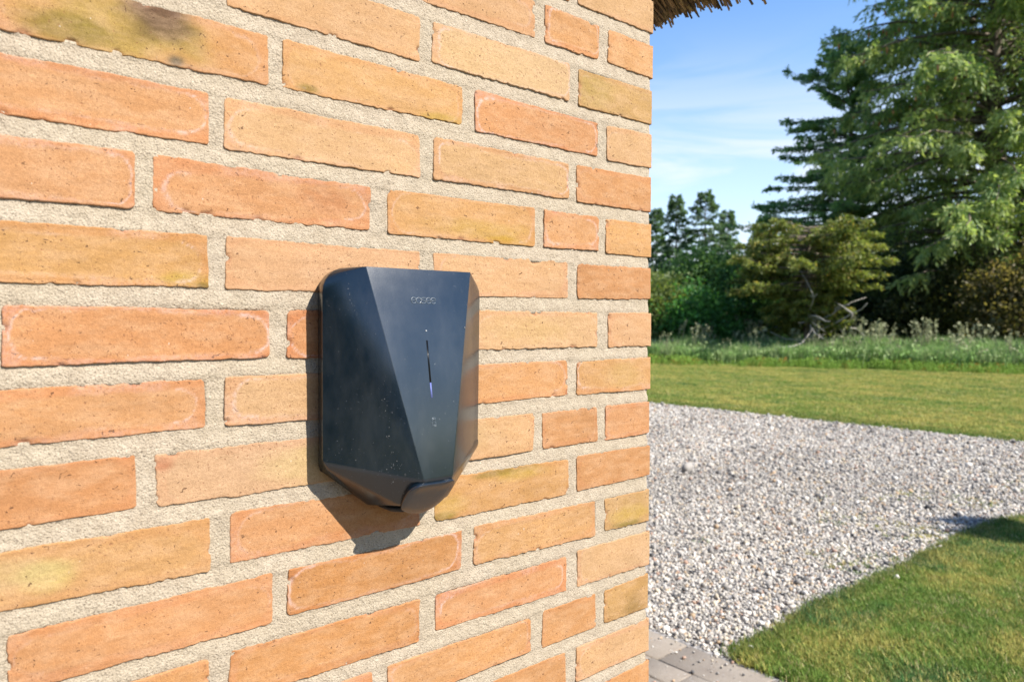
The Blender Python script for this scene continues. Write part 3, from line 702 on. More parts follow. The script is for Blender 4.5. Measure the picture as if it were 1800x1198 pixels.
o = pl.obj('dirt_specks', plain('bird_lime', (0.20, 0.20, 0.195), .9).m, chg); tag(o, kind='stuff')

# ================================================================== THE GROUND
def to_cam(x, y):
    """distance from the camera and bearing (radians from the wall's direction) of ground points"""
    dx, dy = np.asarray(x) - EYE[0], np.asarray(y) - EYE[1]
    return np.hypot(dx, dy), np.arctan2(dy, dx)
FOV0, FOV1 = math.radians(10.0), math.radians(44.0)    # bearings built in full detail (the frame's right part and a margin)
def sheet(name, poly, z, mat, sub=None):
    v = np.array([(x, y, z) for x, y in poly], float)
    return mesh_np(name, v, [np.arange(len(v))[None]], mat)

m = NT('field_soil_and_grass'); m.set(Roughness=0.95); m.p.inputs['Specular IOR Level'].default_value = 0.1
a = m.noise(.35, 5, .6); b = m.noise(6, 4, .6)
c = m.mix(m.rng(a, .3, .7), (0.05, 0.085, 0.022), (0.10, 0.12, 0.035)); c = m.mix(m.rng(b, .4, .7, 0, .5), c, (0.035, 0.05, 0.018)); m.base(c)
M_FIELD = m.m
g = sheet('ground', [(-900, -900), (900, -900), (900, 900), (-900, 900)], -0.03, M_FIELD); tag(g, kind='structure')

m = NT('mown_lawn'); m.set(Roughness=0.95); m.p.inputs['Specular IOR Level'].default_value = 0.1
a = m.noise(.55, 5, .6, m.scaled((1.0, .45, 1))); b = m.noise(14, 4, .65); d = m.noise(90, 3, .7)
c = m.mix(m.rng(a, .36, .64), (0.115, 0.165, 0.03), (0.30, 0.25, 0.07)); c = m.mix(m.rng(b, .4, .7, 0, .6), c, (0.055, 0.085, 0.016))
c = m.mix(m.rng(d, .45, .75, 0, .5), c, (0.05, 0.06, 0.02)); m.base(c); m.bump(d, .8, .02)
M_LAWN = m.m
# meadow edge seen from the camera: a line that leans across the view
def meadow_x(y): return 19.3 + (15.3 - np.asarray(y)) * 0.437
GX1 = 9.72
lawn = sheet('far_lawn', [(GX1, -14), (30, -14), (19, 22), (GX1, 26)], -0.012, M_LAWN); tag(lawn, kind='structure')
lawn2 = sheet('near_lawn', [(1.9, -9), (GX1 - .001, -9), (GX1 - .001, -1.5), (7.2, .55), (5.9, .95), (5.2, 1.05), (4.2, 1.08), (2.6, 1.08), (1.9, 1.06)], 0.002, M_LAWN); tag(lawn2, kind='structure')

m = NT('gravel_bed'); m.set(Roughness=0.9); m.p.inputs['Specular IOR Level'].default_value = 0.2
vor = m.n('ShaderNodeTexVoronoi'); vor.inputs['Scale'].default_value = 55; m.l(m.pos(), vor.inputs['Vector'])
c = m.mix(m.rng(m.noise(40, 2), .35, .65), (0.16, 0.15, 0.14), (0.34, 0.32, 0.30)); m.base(c); m.bump(vor.outputs['Distance'], .8, .01)
M_BED = m.m
def gravel_edge(x):                                    # lawn / gravel border on the near side
    return np.interp(x, [1.8, 2.2, 3.5, 4.6, 5.3, 6.2, 7.2, 9.8], [1.05, 1.10, 1.09, 1.085, 1.04, .80, .5, -1.5]) + .035 * fbm(np.asarray(x) * 2.2, 0.5, 77, 3)
gravel = sheet('gravel_yard', [(1.86, -9), (GX1, -9), (GX1, 24), (1.86, 24)], -0.004, M_BED); tag(gravel, kind='structure')

# ---- pebbles: one stuff object, points that carry instances of a few stones
def scatter(name, pts, rot, scl, col, idx, sources, parent=None):
    me = bpy.data.meshes.new(name)
    me.vertices.add(len(pts)); me.vertices.foreach_set('co', np.asarray(pts, np.float32).ravel())
    for an, ty, data, key in (('rot', 'FLOAT_VECTOR', rot, 'vector'), ('scl', 'FLOAT_VECTOR', scl, 'vector'), ('icol', 'FLOAT_COLOR', np.concatenate([col, np.ones((len(col), 1))], 1), 'color')):
        at = me.attributes.new(an, ty, 'POINT'); at.data.foreach_set(key, np.asarray(data, np.float32).ravel())
    at = me.attributes.new('idx', 'INT', 'POINT'); at.data.foreach_set('value', np.asarray(idx, np.int32))
    o = link(bpy.data.objects.new(name, me), parent)
    ng = bpy.data.node_groups.new(name + '_scatter', 'GeometryNodeTree')
    ng.interface.new_socket('Geometry', in_out='INPUT', socket_type='NodeSocketGeometry')
    ng.interface.new_socket('Geometry', in_out='OUTPUT', socket_type='NodeSocketGeometry')
    N = ng.nodes.new; K = ng.links.new
    gi = N('NodeGroupInput'); go = N('NodeGroupOutput'); ip = N('GeometryNodeInstanceOnPoints'); gti = N('GeometryNodeGeometryToInstance')
    for s_ in reversed(sources):
        oi = N('GeometryNodeObjectInfo'); oi.inputs['Object'].default_value = s_; K(oi.outputs['Geometry'], gti.inputs[0])
    def na(n, t):
        x = N('GeometryNodeInputNamedAttribute'); x.data_type = t; x.inputs['Name'].default_value = n; return x.outputs['Attribute']
    K(gi.outputs[0], ip.inputs['Points']); K(gti.outputs[0], ip.inputs['Instance'])
    ip.inputs['Pick Instance'].default_value = True
    K(na('idx', 'INT'), ip.inputs['Instance Index']); K(na('rot', 'FLOAT_VECTOR'), ip.inputs['Rotation']); K(na('scl', 'FLOAT_VECTOR'), ip.inputs['Scale'])
    K(ip.outputs[0], go.inputs[0])
    md = o.modifiers.new('scatter', 'NODES'); md.node_group = ng
    tag(o, kind='stuff')
    return o
def source(name, v, f, mat, smooth=False, attrs=None):
    o = mesh_np(name, v, f, mat, None, (0, 0, 0), smooth, attrs); COL.objects.unlink(o); return o

m = NT('pebble_stone'); m.set(Roughness=0.75); m.p.inputs['Specular IOR Level'].default_value = 0.3
m.base(m.mix(m.rng(m.noise(240, 3), .3, .7, 0, .35), m.attr('icol', 'INSTANCER').outputs['Color'], (0.16, 0.15, 0.14)))
M_PEB = m.m
PEB = []
for k in range(6):
    bm = bmesh.new(); bmesh.ops.create_icosphere(bm, subdivisions=1 + (k < 3), radius=.5)
    r = np.random.default_rng(50 + k); dirs = r.normal(0, 1, (7, 3)); dirs /= np.linalg.norm(dirs, axis=1)[:, None]; cut = r.uniform(.30, .46, 7)
    for v in bm.verts:
        p = np.array(v.co)
        for dd, cc in zip(dirs, cut):
            e = p @ dd - cc
            if e > 0: p = p - dd * e * .85
        v.co = p
    V = np.array([v.co[:] for v in bm.verts]); F = np.array([[q.index for q in f.verts] for f in bm.faces]); bm.free()
    PEB.append(source('pebble', V, F, M_PEB, k % 2 == 0))
N_ = 620000
px = rng.uniform(1.9, GX1, N_); py = rng.uniform(-1.5, 9.5, N_)
D, B = to_cam(px, py)
dens = np.clip((5.0 / D) ** 1.15, 0, 1)
keep = (B > FOV0) & (B < FOV1) & (py > gravel_edge(px) - .045 * np.abs(rng.normal(0, 1, N_)) * (rng.random(N_) < .35)) & (px > 1.9) & (rng.random(N_) < dens)
px, py, D = px[keep], py[keep], D[keep]; n = len(px)
sz = rng.lognormal(math.log(.0148), .36, n) * np.clip((D / 5.0) ** .42, 1, 1.6)
flat = rng.uniform(.5, .95, n)
pz = sz * flat * rng.uniform(.1, .55, n) - .004
pal = np.array([(0.66, 0.63, 0.59), (0.52, 0.49, 0.46), (0.40, 0.38, 0.365), (0.24, 0.23, 0.225), (0.085, 0.085, 0.09), (0.50, 0.36, 0.23), (0.44, 0.29, 0.22), (0.60, 0.53, 0.42), (0.74, 0.73, 0.71)])
pk = rng.choice(9, n, p=[.22, .20, .16, .10, .09, .05, .035, .075, .07])
pc = pal[pk] * rng.uniform(.74, 1.12, (n, 1)) * np.array([.875, .845, .79]) * (.93 + .16 * fbm(px * .9, py * .9, 44, 3))[:, None]
scatter('gravel', np.stack([px, py, pz], 1), np.stack([rng.normal(0, .35, n), rng.normal(0, .35, n), rng.uniform(0, 6.28, n)], 1),
        np.stack([sz, sz * rng.uniform(.6, 1.0, n), sz * flat], 1), pc, rng.integers(0, 6, n), PEB)

n = 260
qx = 1.88 - np.abs(rng.normal(0, .16, n)); qy = rng.uniform(.9, 2.6, n); qs = rng.lognormal(math.log(.010), .4, n)
scatter('loose_stones', np.stack([qx, qy, .006 + qs * .2], 1), np.stack([rng.normal(0, .3, n), rng.normal(0, .3, n), rng.uniform(0, 6.28, n)], 1), np.stack([qs, qs * .8, qs * .6], 1),
        pal[rng.choice(9, n)] * np.array([.875, .845, .79]), rng.integers(0, 6, n), PEB)

# ---- grass
m = NT('grass_blade'); m.set(Roughness=0.65); m.p.inputs['Specular IOR Level'].default_value = 0.25
col = m.mix(m.attr('tip').outputs['Fac'], m.mix(0.55, m.attr('icol', 'INSTANCER').outputs['Color'], (0.02, 0.03, 0.008), 'MIX'), m.attr('icol', 'INSTANCER').outputs['Color'])
m.base(m.attr('icol', 'INSTANCER').outputs['Color'])
tr = m.n('ShaderNodeBsdfTranslucent'); m.l(m.attr('icol', 'INSTANCER').outputs['Color'], tr.inputs['Color'])
ms = m.n('ShaderNodeMixShader'); ms.inputs[0].default_value = .35; m.l(m.p.outputs[0], ms.inputs[1]); m.l(tr.outputs[0], ms.inputs[2]); m.l(ms.outputs[0], m.out.inputs[0])
M_BLADE = m.m
def tuft(seed, nb, hgt, spread, wid, lean):
    r = np.random.default_rng(seed); V = []; F = []; T = []
    for k in range(nb):
        a = r.uniform(0, 6.28); x0, y0 = r.normal(0, spread, 2); h = hgt * r.uniform(.55, 1.1); l = lean * r.uniform(.2, 1.2) * h; w_ = wid * r.uniform(.7, 1.2)
        d = np.array([math.cos(a), math.sin(a), 0]); sd = np.array([-d[1], d[0], 0]); p0 = np.array([x0, y0, 0])
        q = [p0 - sd * w_, p0 + sd * w_, p0 + d * l * .35 + np.array([0, 0, h * .55]) + sd * w_ * .8, p0 + d * l * .35 + np.array([0, 0, h * .55]) - sd * w_ * .8, p0 + d * l + np.array([0, 0, h * .95])]
        o = len(V); V += q; T += [0, 0, .6, .6, 1]; F += [(o, o + 1, o + 2), (o, o + 2, o + 3), (o + 3, o + 2, o + 4)]
    return np.array(V), np.array(F), np.array(T, float)
def tufts(name, cnt, *a):
    res = []
    for k in range(cnt):
        V, F, T = tuft(300 + k + len(name), *a); res.append(source(name, V, F, M_BLADE, False, {'tip': ('FLOAT', T)}))
    return res
def grass_cols(x, y, n, dry=.5, sc=1.0):
    g1 = .9 * fbm(x * 1.3 * sc, y * 1.3 * sc, 5, 4) + 1.1 * fbm(x * 6 * sc, y * 6 * sc, 6, 3) + rng.normal(0, .55, n)
    t = sstep(-.55, .75, g1 + (dry - .5) * 1.3)[:, None]
    k = sstep(.05, .5, fbm(x * 3.1 * sc + 9, y * 3.1 * sc, 15, 3))[:, None]
    gcol = (1 - k) * np.array([0.135, 0.225, 0.036]) + k * np.array([0.065, 0.165, 0.04])
    st_ = (rng.random(n) < .07)[:, None]; gcol = np.where(st_, np.array([0.46, 0.40, 0.19]), gcol)
    return ((1 - t) * gcol + 0 * np.array([0.15, 0.27, 0.045]) + t * np.array([0.42, 0.37, 0.10])) * rng.uniform(.75, 1.25, (n, 1))
SHORT = tufts('grass_tuft', 5, 14, .030, .020, .0017, 1.0)
N_ = 90000
gx = rng.uniform(1.85, 7.5, N_); gy = rng.uniform(-1.3, 1.25, N_); D, B = to_cam(gx, gy)
keep = (B > math.radians(7)) & (gy < gravel_edge(gx) + .03 * rng.random(N_)) & (gx > 1.90 + .03 * rng.random(N_)) & (rng.random(N_) < np.clip(4.2 / D, 0, 1))
gx, gy = gx[keep], gy[keep]; n = len(gx); s_ = rng.uniform(.6, 1.25, n) * (1 + .25 * fbm(gx * 3, gy * 3, 9))
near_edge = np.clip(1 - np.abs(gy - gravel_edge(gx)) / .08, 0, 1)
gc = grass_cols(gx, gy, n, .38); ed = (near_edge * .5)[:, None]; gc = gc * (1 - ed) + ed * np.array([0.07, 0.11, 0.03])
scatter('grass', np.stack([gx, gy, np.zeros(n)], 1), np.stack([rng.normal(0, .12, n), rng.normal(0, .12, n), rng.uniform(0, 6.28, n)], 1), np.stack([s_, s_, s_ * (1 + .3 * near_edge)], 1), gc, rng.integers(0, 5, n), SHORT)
# weeds in the gravel, along its lawn side
N_ = 1600
gx = rng.uniform(3.2, 9.6, N_); gy = gravel_edge(gx) + np.abs(rng.normal(0, .55, N_)); k = fbm(gx * 2.2, gy * 2.2, 12, 3) > .12
gx, gy = gx[k], gy[k]; n = len(gx); s_ = rng.uniform(.4, 1.0, n)
scatter('weeds', np.stack([gx, gy, np.zeros(n)], 1), np.stack([np.zeros(n), np.zeros(n), rng.uniform(0, 6.28, n)], 1), np.stack([s_, s_, s_], 1), grass_cols(gx, gy, n, .45), rng.integers(0, 5, n), SHORT)
# the far lawn: coarser tufts, thinning with distance
LONG = tufts('lawn_tuft', 4, 14, .034, .06, .004, 1.1)
N_ = 150000
gx = rng.uniform(GX1 - .08, 27, N_); gy = rng.uniform(-2, 20, N_); D, B = to_cam(gx, gy)
keep = (B > FOV0) & (B < FOV1) & (gx < meadow_x(gy) + .3) & (gx > GX1 - .06 + .10 * fbm(gy * 2.5, gy * 0, 3)) & (rng.random(N_) < np.clip(12 / D, 0, 1))
gx, gy = gx[keep], gy[keep]; n = len(gx); D, B = to_cam(gx, gy)
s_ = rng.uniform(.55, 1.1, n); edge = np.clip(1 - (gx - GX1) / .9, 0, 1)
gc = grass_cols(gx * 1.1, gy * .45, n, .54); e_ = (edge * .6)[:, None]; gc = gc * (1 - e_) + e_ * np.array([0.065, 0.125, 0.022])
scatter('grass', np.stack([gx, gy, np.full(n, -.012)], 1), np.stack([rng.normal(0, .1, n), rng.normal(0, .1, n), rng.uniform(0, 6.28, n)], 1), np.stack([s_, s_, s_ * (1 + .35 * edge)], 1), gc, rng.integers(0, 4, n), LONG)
# rough grass: low scrub in front, tall flowering grass behind
TALL = tufts('tall_grass_tuft', 4, 15, .62, .09, .011, .45) 
def stalk(seed):
    r = np.random.default_rng(seed); V = []; F = []; T = []
    for k in range(5):
        x0, y0 = r.normal(0, .1, 2); h = r.uniform(.7, 1.0); lx, ly = r.normal(0, .09, 2)
        a = r.uniform(0, 3.14); sd = np.array([math.cos(a), math.sin(a), 0]); b = np.array([x0, y0, 0]); t = np.array([x0 + lx, y0 + ly, h]); o = len(V)
        V += [b - sd * .006, b + sd * .006, t + sd * .005, t - sd * .005]; F += [(o, o + 1, o + 2), (o, o + 2, o + 3)]; T += [0, 0, 1, 1]
        for q in range(7):
            c_ = t + np.array([r.normal(0, .022), r.normal(0, .022), r.uniform(-.13, .05)]); e1 = r.normal(0, 1, 3) * .022; e2 = r.normal(0, 1, 3) * .022; o = len(V)
            V += [c_ - e1, c_ + e2, c_ + e1, c_ - e2]; F += [(o, o + 1, o + 2), (o, o + 2, o + 3)]; T += [1] * 4
    return np.array(V), np.array(F), np.array(T, float)
def herb(seed, h):
    r = np.random.default_rng(seed); V = []; F = []; T = []
    for k in range(26):
        c_ = np.array([r.normal(0, .13), r.normal(0, .13), h * r.random() ** .7]); e1 = r.normal(0, 1, 3); e1 *= .05 / np.linalg.norm(e1); e2 = np.cross(e1, r.normal(0, 1, 3)); e2 *= .028 / (np.linalg.norm(e2) + 1e-6); o = len(V)
        V += [c_ - e1, c_ + e2, c_ + e1, c_ - e2]; F += [(o, o + 1, o + 2), (o, o + 2, o + 3)]; T += [c_[2] / h] * 4
    return np.array(V), np.array(F), np.array(T, float)
SRC = list(TALL)
for k in range(3): V, F, T = stalk(80 + k); SRC.append(source('stalk', V, F, M_BLADE, False, {'tip': ('FLOAT', T)}))
for k in range(3): V, F, T = herb(90 + k, .5); SRC.append(source('herb', V, F, M_BLADE, False, {'tip': ('FLOAT', T)}))
N_ = 30000
gy = rng.uniform(-3, 22, N_); u_ = rng.random(N_); gx = meadow_x(gy) + .1 + u_ * 6.0; D, B = to_cam(gx, gy)
kind = rng.random(N_)
front = u_ < .30
cl = fbm(gx * .8, gy * .8, 31, 3)
keep = (B > FOV0) & (B < FOV1) & (np.where(front, (cl > -.15) & (kind > .35), True)) & (rng.random(N_) < np.where(front, .45, .85))
gx, gy, u_, kind, front, cl = [q[keep] for q in (gx, gy, u_, kind, front, cl)]; n = len(gx)
idx = np.where(front, np.where(kind > .6, rng.integers(7, 10, n), rng.integers(0, 4, n)), np.where(kind < .74, rng.integers(0, 4, n), np.where(kind < .75, rng.integers(4, 7, n), rng.integers(7, 10, n))))
s_ = np.where(front, .28 + .30 * u_ / .3, .95 + .45 * np.clip((u_ - .3) / .4, 0, 1)) * rng.uniform(.65, 1.2, n) * (1 + .35 * cl)
gc = np.where((rng.random(n) < .5)[:, None], np.array([0.21, 0.35, 0.10]), np.array([0.31, 0.40, 0.17])) * rng.uniform(.7, 1.25, (n, 1))
gc = np.where(front[:, None], np.array([0.20, 0.32, 0.05]) * rng.uniform(.6, 1.25, (n, 1)), gc)
gc = np.where(((idx >= 4) & (idx < 7))[:, None], np.array([0.27, 0.28, 0.16]) * rng.uniform(.7, 1.2, (n, 1)), gc)
gc = np.where(((idx >= 7) & front & (rng.random(n) < .10))[:, None], np.array([0.30, 0.16, 0.03]), gc)
scatter('tall_grass', np.stack([gx, gy, np.full(n, -.02)], 1), np.stack([rng.normal(0, .08, n), rng.normal(0, .08, n), rng.uniform(0, 6.28, n)], 1), np.stack([s_, s_, s_], 1), gc, idx, SRC)

# ---- paved strip along the house: a border course and rows of concrete pavers
m = NT('paver_concrete'); m.set(Roughness=0.9); m.p.inputs['Specular IOR Level'].default_value = 0.2
c = m.mix(m.rng(m.noise(7, 4, .6), .3, .7), (0.215, 0.181, 0.148), (0.274, 0.237, 0.196)); c = m.mix(m.rng(m.noise(120, 3, .7), .55, .72, 0, .6), c, (0.14, 0.12, 0.10))
c = m.mix(m.rng(m.noise(70, 2, .6), .64, .72, 0, .5), c, (0.385, 0.37, 0.348)); c = m.mix(m.rng(m.noise(3.5, 5, .65), .45, .7, 0, .55), c, (0.15, 0.125, 0.095)); c = m.mix(m.rng(m.noise(330, 2, .6), .35, .25, 0, .6), c, (0.46, 0.43, 0.39)); m.base(c); m.bump(m.noise(160, 4, .65), .7, .003)
M_PAV = m.m
m = plain('paving_sand', (0.16, 0.135, 0.10), .95, .1); M_SAND = m.m
pv = mesh_np('pavement', *box_vf(-6.0, 1.875, -6.0, 9.0, -.06, -.012), M_SAND); tag(pv, kind='structure')  # unseen part in front of the wall added for warm reflections in the charger
def paver(x0, x1, y0, y1):
    b_ = .005; z = rng.normal(0.004, .0012); t = rng.normal(0, .0008, 4)
    v = [(x0, y0, -.03), (x1, y0, -.03), (x1, y1, -.03), (x0, y1, -.03), (x0, y0, z - b_ * .7), (x1, y0, z - b_ * .7), (x1, y1, z - b_ * .7), (x0, y1, z - b_ * .7),
         (x0 + b_, y0 + b_, z + t[0]), (x1 - b_, y0 + b_, z + t[1]), (x1 - b_, y1 - b_, z + t[2]), (x0 + b_, y1 - b_, z + t[3])]
    f = np.array([(0, 1, 5, 4), (1, 2, 6, 5), (2, 3, 7, 6), (3, 0, 4, 7), (4, 5, 9, 8), (5, 6, 10, 9), (6, 7, 11, 10), (7, 4, 8, 11), (8, 9, 10, 11)])
    return np.array(v), f
restp = Pile()
def lay(x0, x1, y0, y1):
    v, f = paver(x0 + rng.normal(0, .001), x1 + rng.normal(0, .001), y0, y1)
    if 0.35 < (y0 + y1) / 2 < 2.4 and x1 > 1.0:
        c_ = v.mean(0); mesh_np('paver', v - c_, f, M_PAV, pv, tuple(c_))
    else: restp.add(v, f)
y = -5.0
while y < 8.9: lay(1.655, 1.868, y, y + .418 - .005); y += .418
for i in range(34):
    x1 = 1.650 - i * .143; y = -5.0 + (i % 2) * .105
    while y < 8.9: lay(x1 - .138, x1, y, y + .205); y += .21
o = mesh_np('pavers_farther_off', np.concatenate(restp.v), restp.f, M_PAV, pv); tag(o, kind='stuff')

# ================================================================== TREES
m = NT('leaf'); m.set(Roughness=0.55); m.p.inputs['Specular IOR Level'].default_value = 0.35
cc = m.attr('col').outputs['Color']; m.base(cc)
tr = m.n('ShaderNodeBsdfTranslucent'); m.l(m.mix(1.0, cc, (1.25, 1.3, .7), 'MULTIPLY'), tr.inputs['Color'])
ms = m.n('ShaderNodeMixShader'); ms.inputs[0].default_value = .5; m.l(m.p.outputs[0], ms.inputs[1]); m.l(tr.outputs[0], ms.inputs[2]); m.l(ms.outputs[0], m.out.inputs[0])
M_LEAF = m.m
m = NT('bark'); m.set(Roughness=0.95); m.p.inputs['Specular IOR Level'].default_value = 0.15
b = m.noise(9, 4, .65, m.scaled((1, 1, .25))); m.base(m.mix(m.rng(b, .3, .7), (0.07, 0.055, 0.042), (0.22, 0.185, 0.145))); m.bump(b, .8, .03); M_BARK = m.m
m = NT('dead_wood'); m.set(Roughness=0.95); m.base((0.30, 0.28, 0.25)); M_DEAD = m.m

def leaf_quads(c, d, ln, wd, col, jit=.9):
    """kite-shaped leaves or needle sprays: centre c, direction d (N,3), length, width, colour"""
    n = len(c); d = d / (np.linalg.norm(d, axis=1)[:, None] + 1e-9)
    sd = np.cross(d, rng.normal(0, 1, (n, 3))); sd /= np.linalg.norm(sd, axis=1)[:, None] + 1e-9
    ln = np.broadcast_to(ln, (n,))[:, None]; wd = np.broadcast_to(wd, (n,))[:, None]
    V = np.stack([c, c + d * ln * .45 + sd * wd, c + d * ln, c + d * ln * .45 - sd * wd], 1).reshape(-1, 3)
    return V, np.arange(4 * n).reshape(n, 4), np.repeat(col, 4, axis=0)
def place(D, px):
    """ground point at distance D in the direction of the photograph's column px"""
    d = _f + _r * ((px - 900) / FPX); k = D / math.hypot(d.x, d.y)
    return (EYE[0] + d.x * k, EYE[1] + d.y * k)
def mixcol(n, a, b, t): return (1 - t)[:, None] * np.array(a) + t[:, None] * np.array(b)

def conifer(name, label, cat, xy, H, R, nbr, ntw, nlf, cols, droop=.35, hang=.6, leaf=(.17, .026), base=.06, top_pow=.85, shape=None, cones=0, group=None, trunk_r=None, gap=.15, tw_len=.62, seed=1, side=None, scale=1.0, flat=False):
    global rng
    keep_rng = rng; rng = np.random.default_rng(seed)
    root = empty(name, (xy[0], xy[1], -.02)); tag(root, label, cat, group); root.scale = (scale,) * 3
    tr_ = trunk_r or H * .016
    zz = np.linspace(0, H, 14); tp = np.stack([.10 * fbm(zz * .25, zz * 0 + 1, seed) * (zz / H), .10 * fbm(zz * .25, zz * 0 + 5, seed) * (zz / H), zz], 1)
    tpile = Pile(); v, f = tube(tp, tr_ * (1 - zz / H * .96) + .004 + tr_ * .5 * np.exp(-zz / .5), 9); tpile.add(v, f)
    C = []; Dd = []; T = []; S = []; cone_p = []
    for i in range(nbr):
        t = base + (1 - base) * ((i + rng.random()) / nbr) ** .92
        Lb = R * ((1 - t) ** top_pow if shape is None else shape(t)) * rng.uniform(.70, 1.12) + .12
        if rng.random() < gap and t < .9: Lb *= rng.uniform(.35, .75)
        az = i * 2.39996 + rng.normal(0, .35)
        if side is not None: Lb *= side(az, t)
        h = np.array([math.cos(az), math.sin(az), 0])
        rise = rng.uniform(.05, .30) if t < .8 else rng.uniform(.3, .9)
        if flat: rise = rng.uniform(-.05, .16)
        ss = np.linspace(0, 1, 8)
        o = np.array([np.interp(t * H, zz, tp[:, 0]), np.interp(t * H, zz, tp[:, 1]), t * H])
        bp = o + h * (ss * Lb)[:, None] + np.array([0, 0, 1.0]) * (rise * ss * Lb - droop * (1 - t * .5) * ss ** 2 * Lb + .10 * Lb * np.maximum(ss - .75, 0))[:, None]
        bp += np.cumsum(rng.normal(0, .02 * Lb, (8, 3)), 0) * ss[:, None]
        v, f = tube(bp, (.012 + .013 * Lb) * (1 - ss * .85), 4, False); tpile.add(v, f)
        m_ = max(4, int(ntw * (.35 + .75 * Lb / R)))
        s0 = rng.uniform(.12, 1.0, m_) ** .8
        p0 = np.stack([np.interp(s0, ss, bp[:, k]) for k in range(3)], 1)
        sdir = np.where(rng.random(m_) < .5, 1, -1)
        sd = np.cross(h, [0, 0, 1.0]) * 1.0
        tl = tw_len * (1.15 - .75 * s0) * min(1.2, .35 + Lb / R) * rng.uniform(.6, 1.25, m_)
        td = sd * (sdir * rng.uniform(.3, 1.0, m_))[:, None] + h * rng.uniform(.35, 1.0, m_)[:, None] + np.array([0, 0, -1.0]) * (hang * rng.uniform(.1, 1.3, m_))[:, None]
        td /= np.linalg.norm(td, axis=1)[:, None]
        q = rng.random((m_, nlf)) ** .8
        c = p0[:, None] + td[:, None] * (q * tl[:, None])[..., None] + np.array([0, 0, -1.0]) * (hang * .35 * q ** 2 * tl[:, None])[..., None]
        c = c + rng.normal(0, .035, c.shape)
        dd = td[:, None] * rng.uniform(.4, 1.2, (m_, nlf))[..., None] + rng.normal(0, .36, (m_, nlf, 3)) + np.array([0, 0, -.25 * hang])
        tone = np.clip(rng.normal(.45, .16) + rng.normal(0, .20, (m_, 1)) + rng.normal(0, .16, (m_, nlf)) + .25 * (q - .5), 0, 1)
        C.append(c.reshape(-1, 3)); Dd.append(dd.reshape(-1, 3)); T.append(tone.ravel()); S.append(np.full(m_ * nlf, 1.0))
        if cones and t > .35 and rng.random() < .7:
            for _ in range(rng.integers(2, 8)):
                s1 = rng.uniform(.55, 1); cone_p.append(np.array([np.interp(s1, ss, bp[:, k]) for k in range(3)]) + rng.normal(0, .10, 3) + [0, 0, -.12])
    tpile.obj('trunk', M_BARK, root, smooth=True)
    C = np.concatenate(C); Dd = np.concatenate(Dd); T = np.concatenate(T)
    n = len(C); colr = mixcol(n, cols[0], cols[1], T) * rng.uniform(.8, 1.2, (n, 1))
    if len(cols) > 2:
        k = rng.random(n) < .12; colr[k] = np.array(cols[2]) * rng.uniform(.7, 1.2, (k.sum(), 1))
    V, F, K = leaf_quads(C, Dd, leaf[0] * rng.uniform(.6, 1.3, n), leaf[1] * rng.uniform(.7, 1.3, n), colr)
    mesh_np('crown', V, F, M_LEAF, root, (0, 0, 0), False, {'col': ('FLOAT_COLOR', K)})
    if cone_p:
        cpile = Pile()
        for p in cone_p:
            L_ = rng.uniform(.12, .19); zz2 = np.linspace(0, 1, 5)
            v, f = tube(np.array(p) + np.stack([zz2 * rng.normal(0, .02), zz2 * rng.normal(0, .02), -zz2 * L_], 1), [.012, .026, .03, .024, .008], 6); cpile.add(v, f)
        o = cpile.obj('cones', plain('cone_brown', (0.33, 0.17, 0.075), .85, .2).m, root, smooth=True); tag(o, kind='stuff')
    rng = keep_rng
    return root

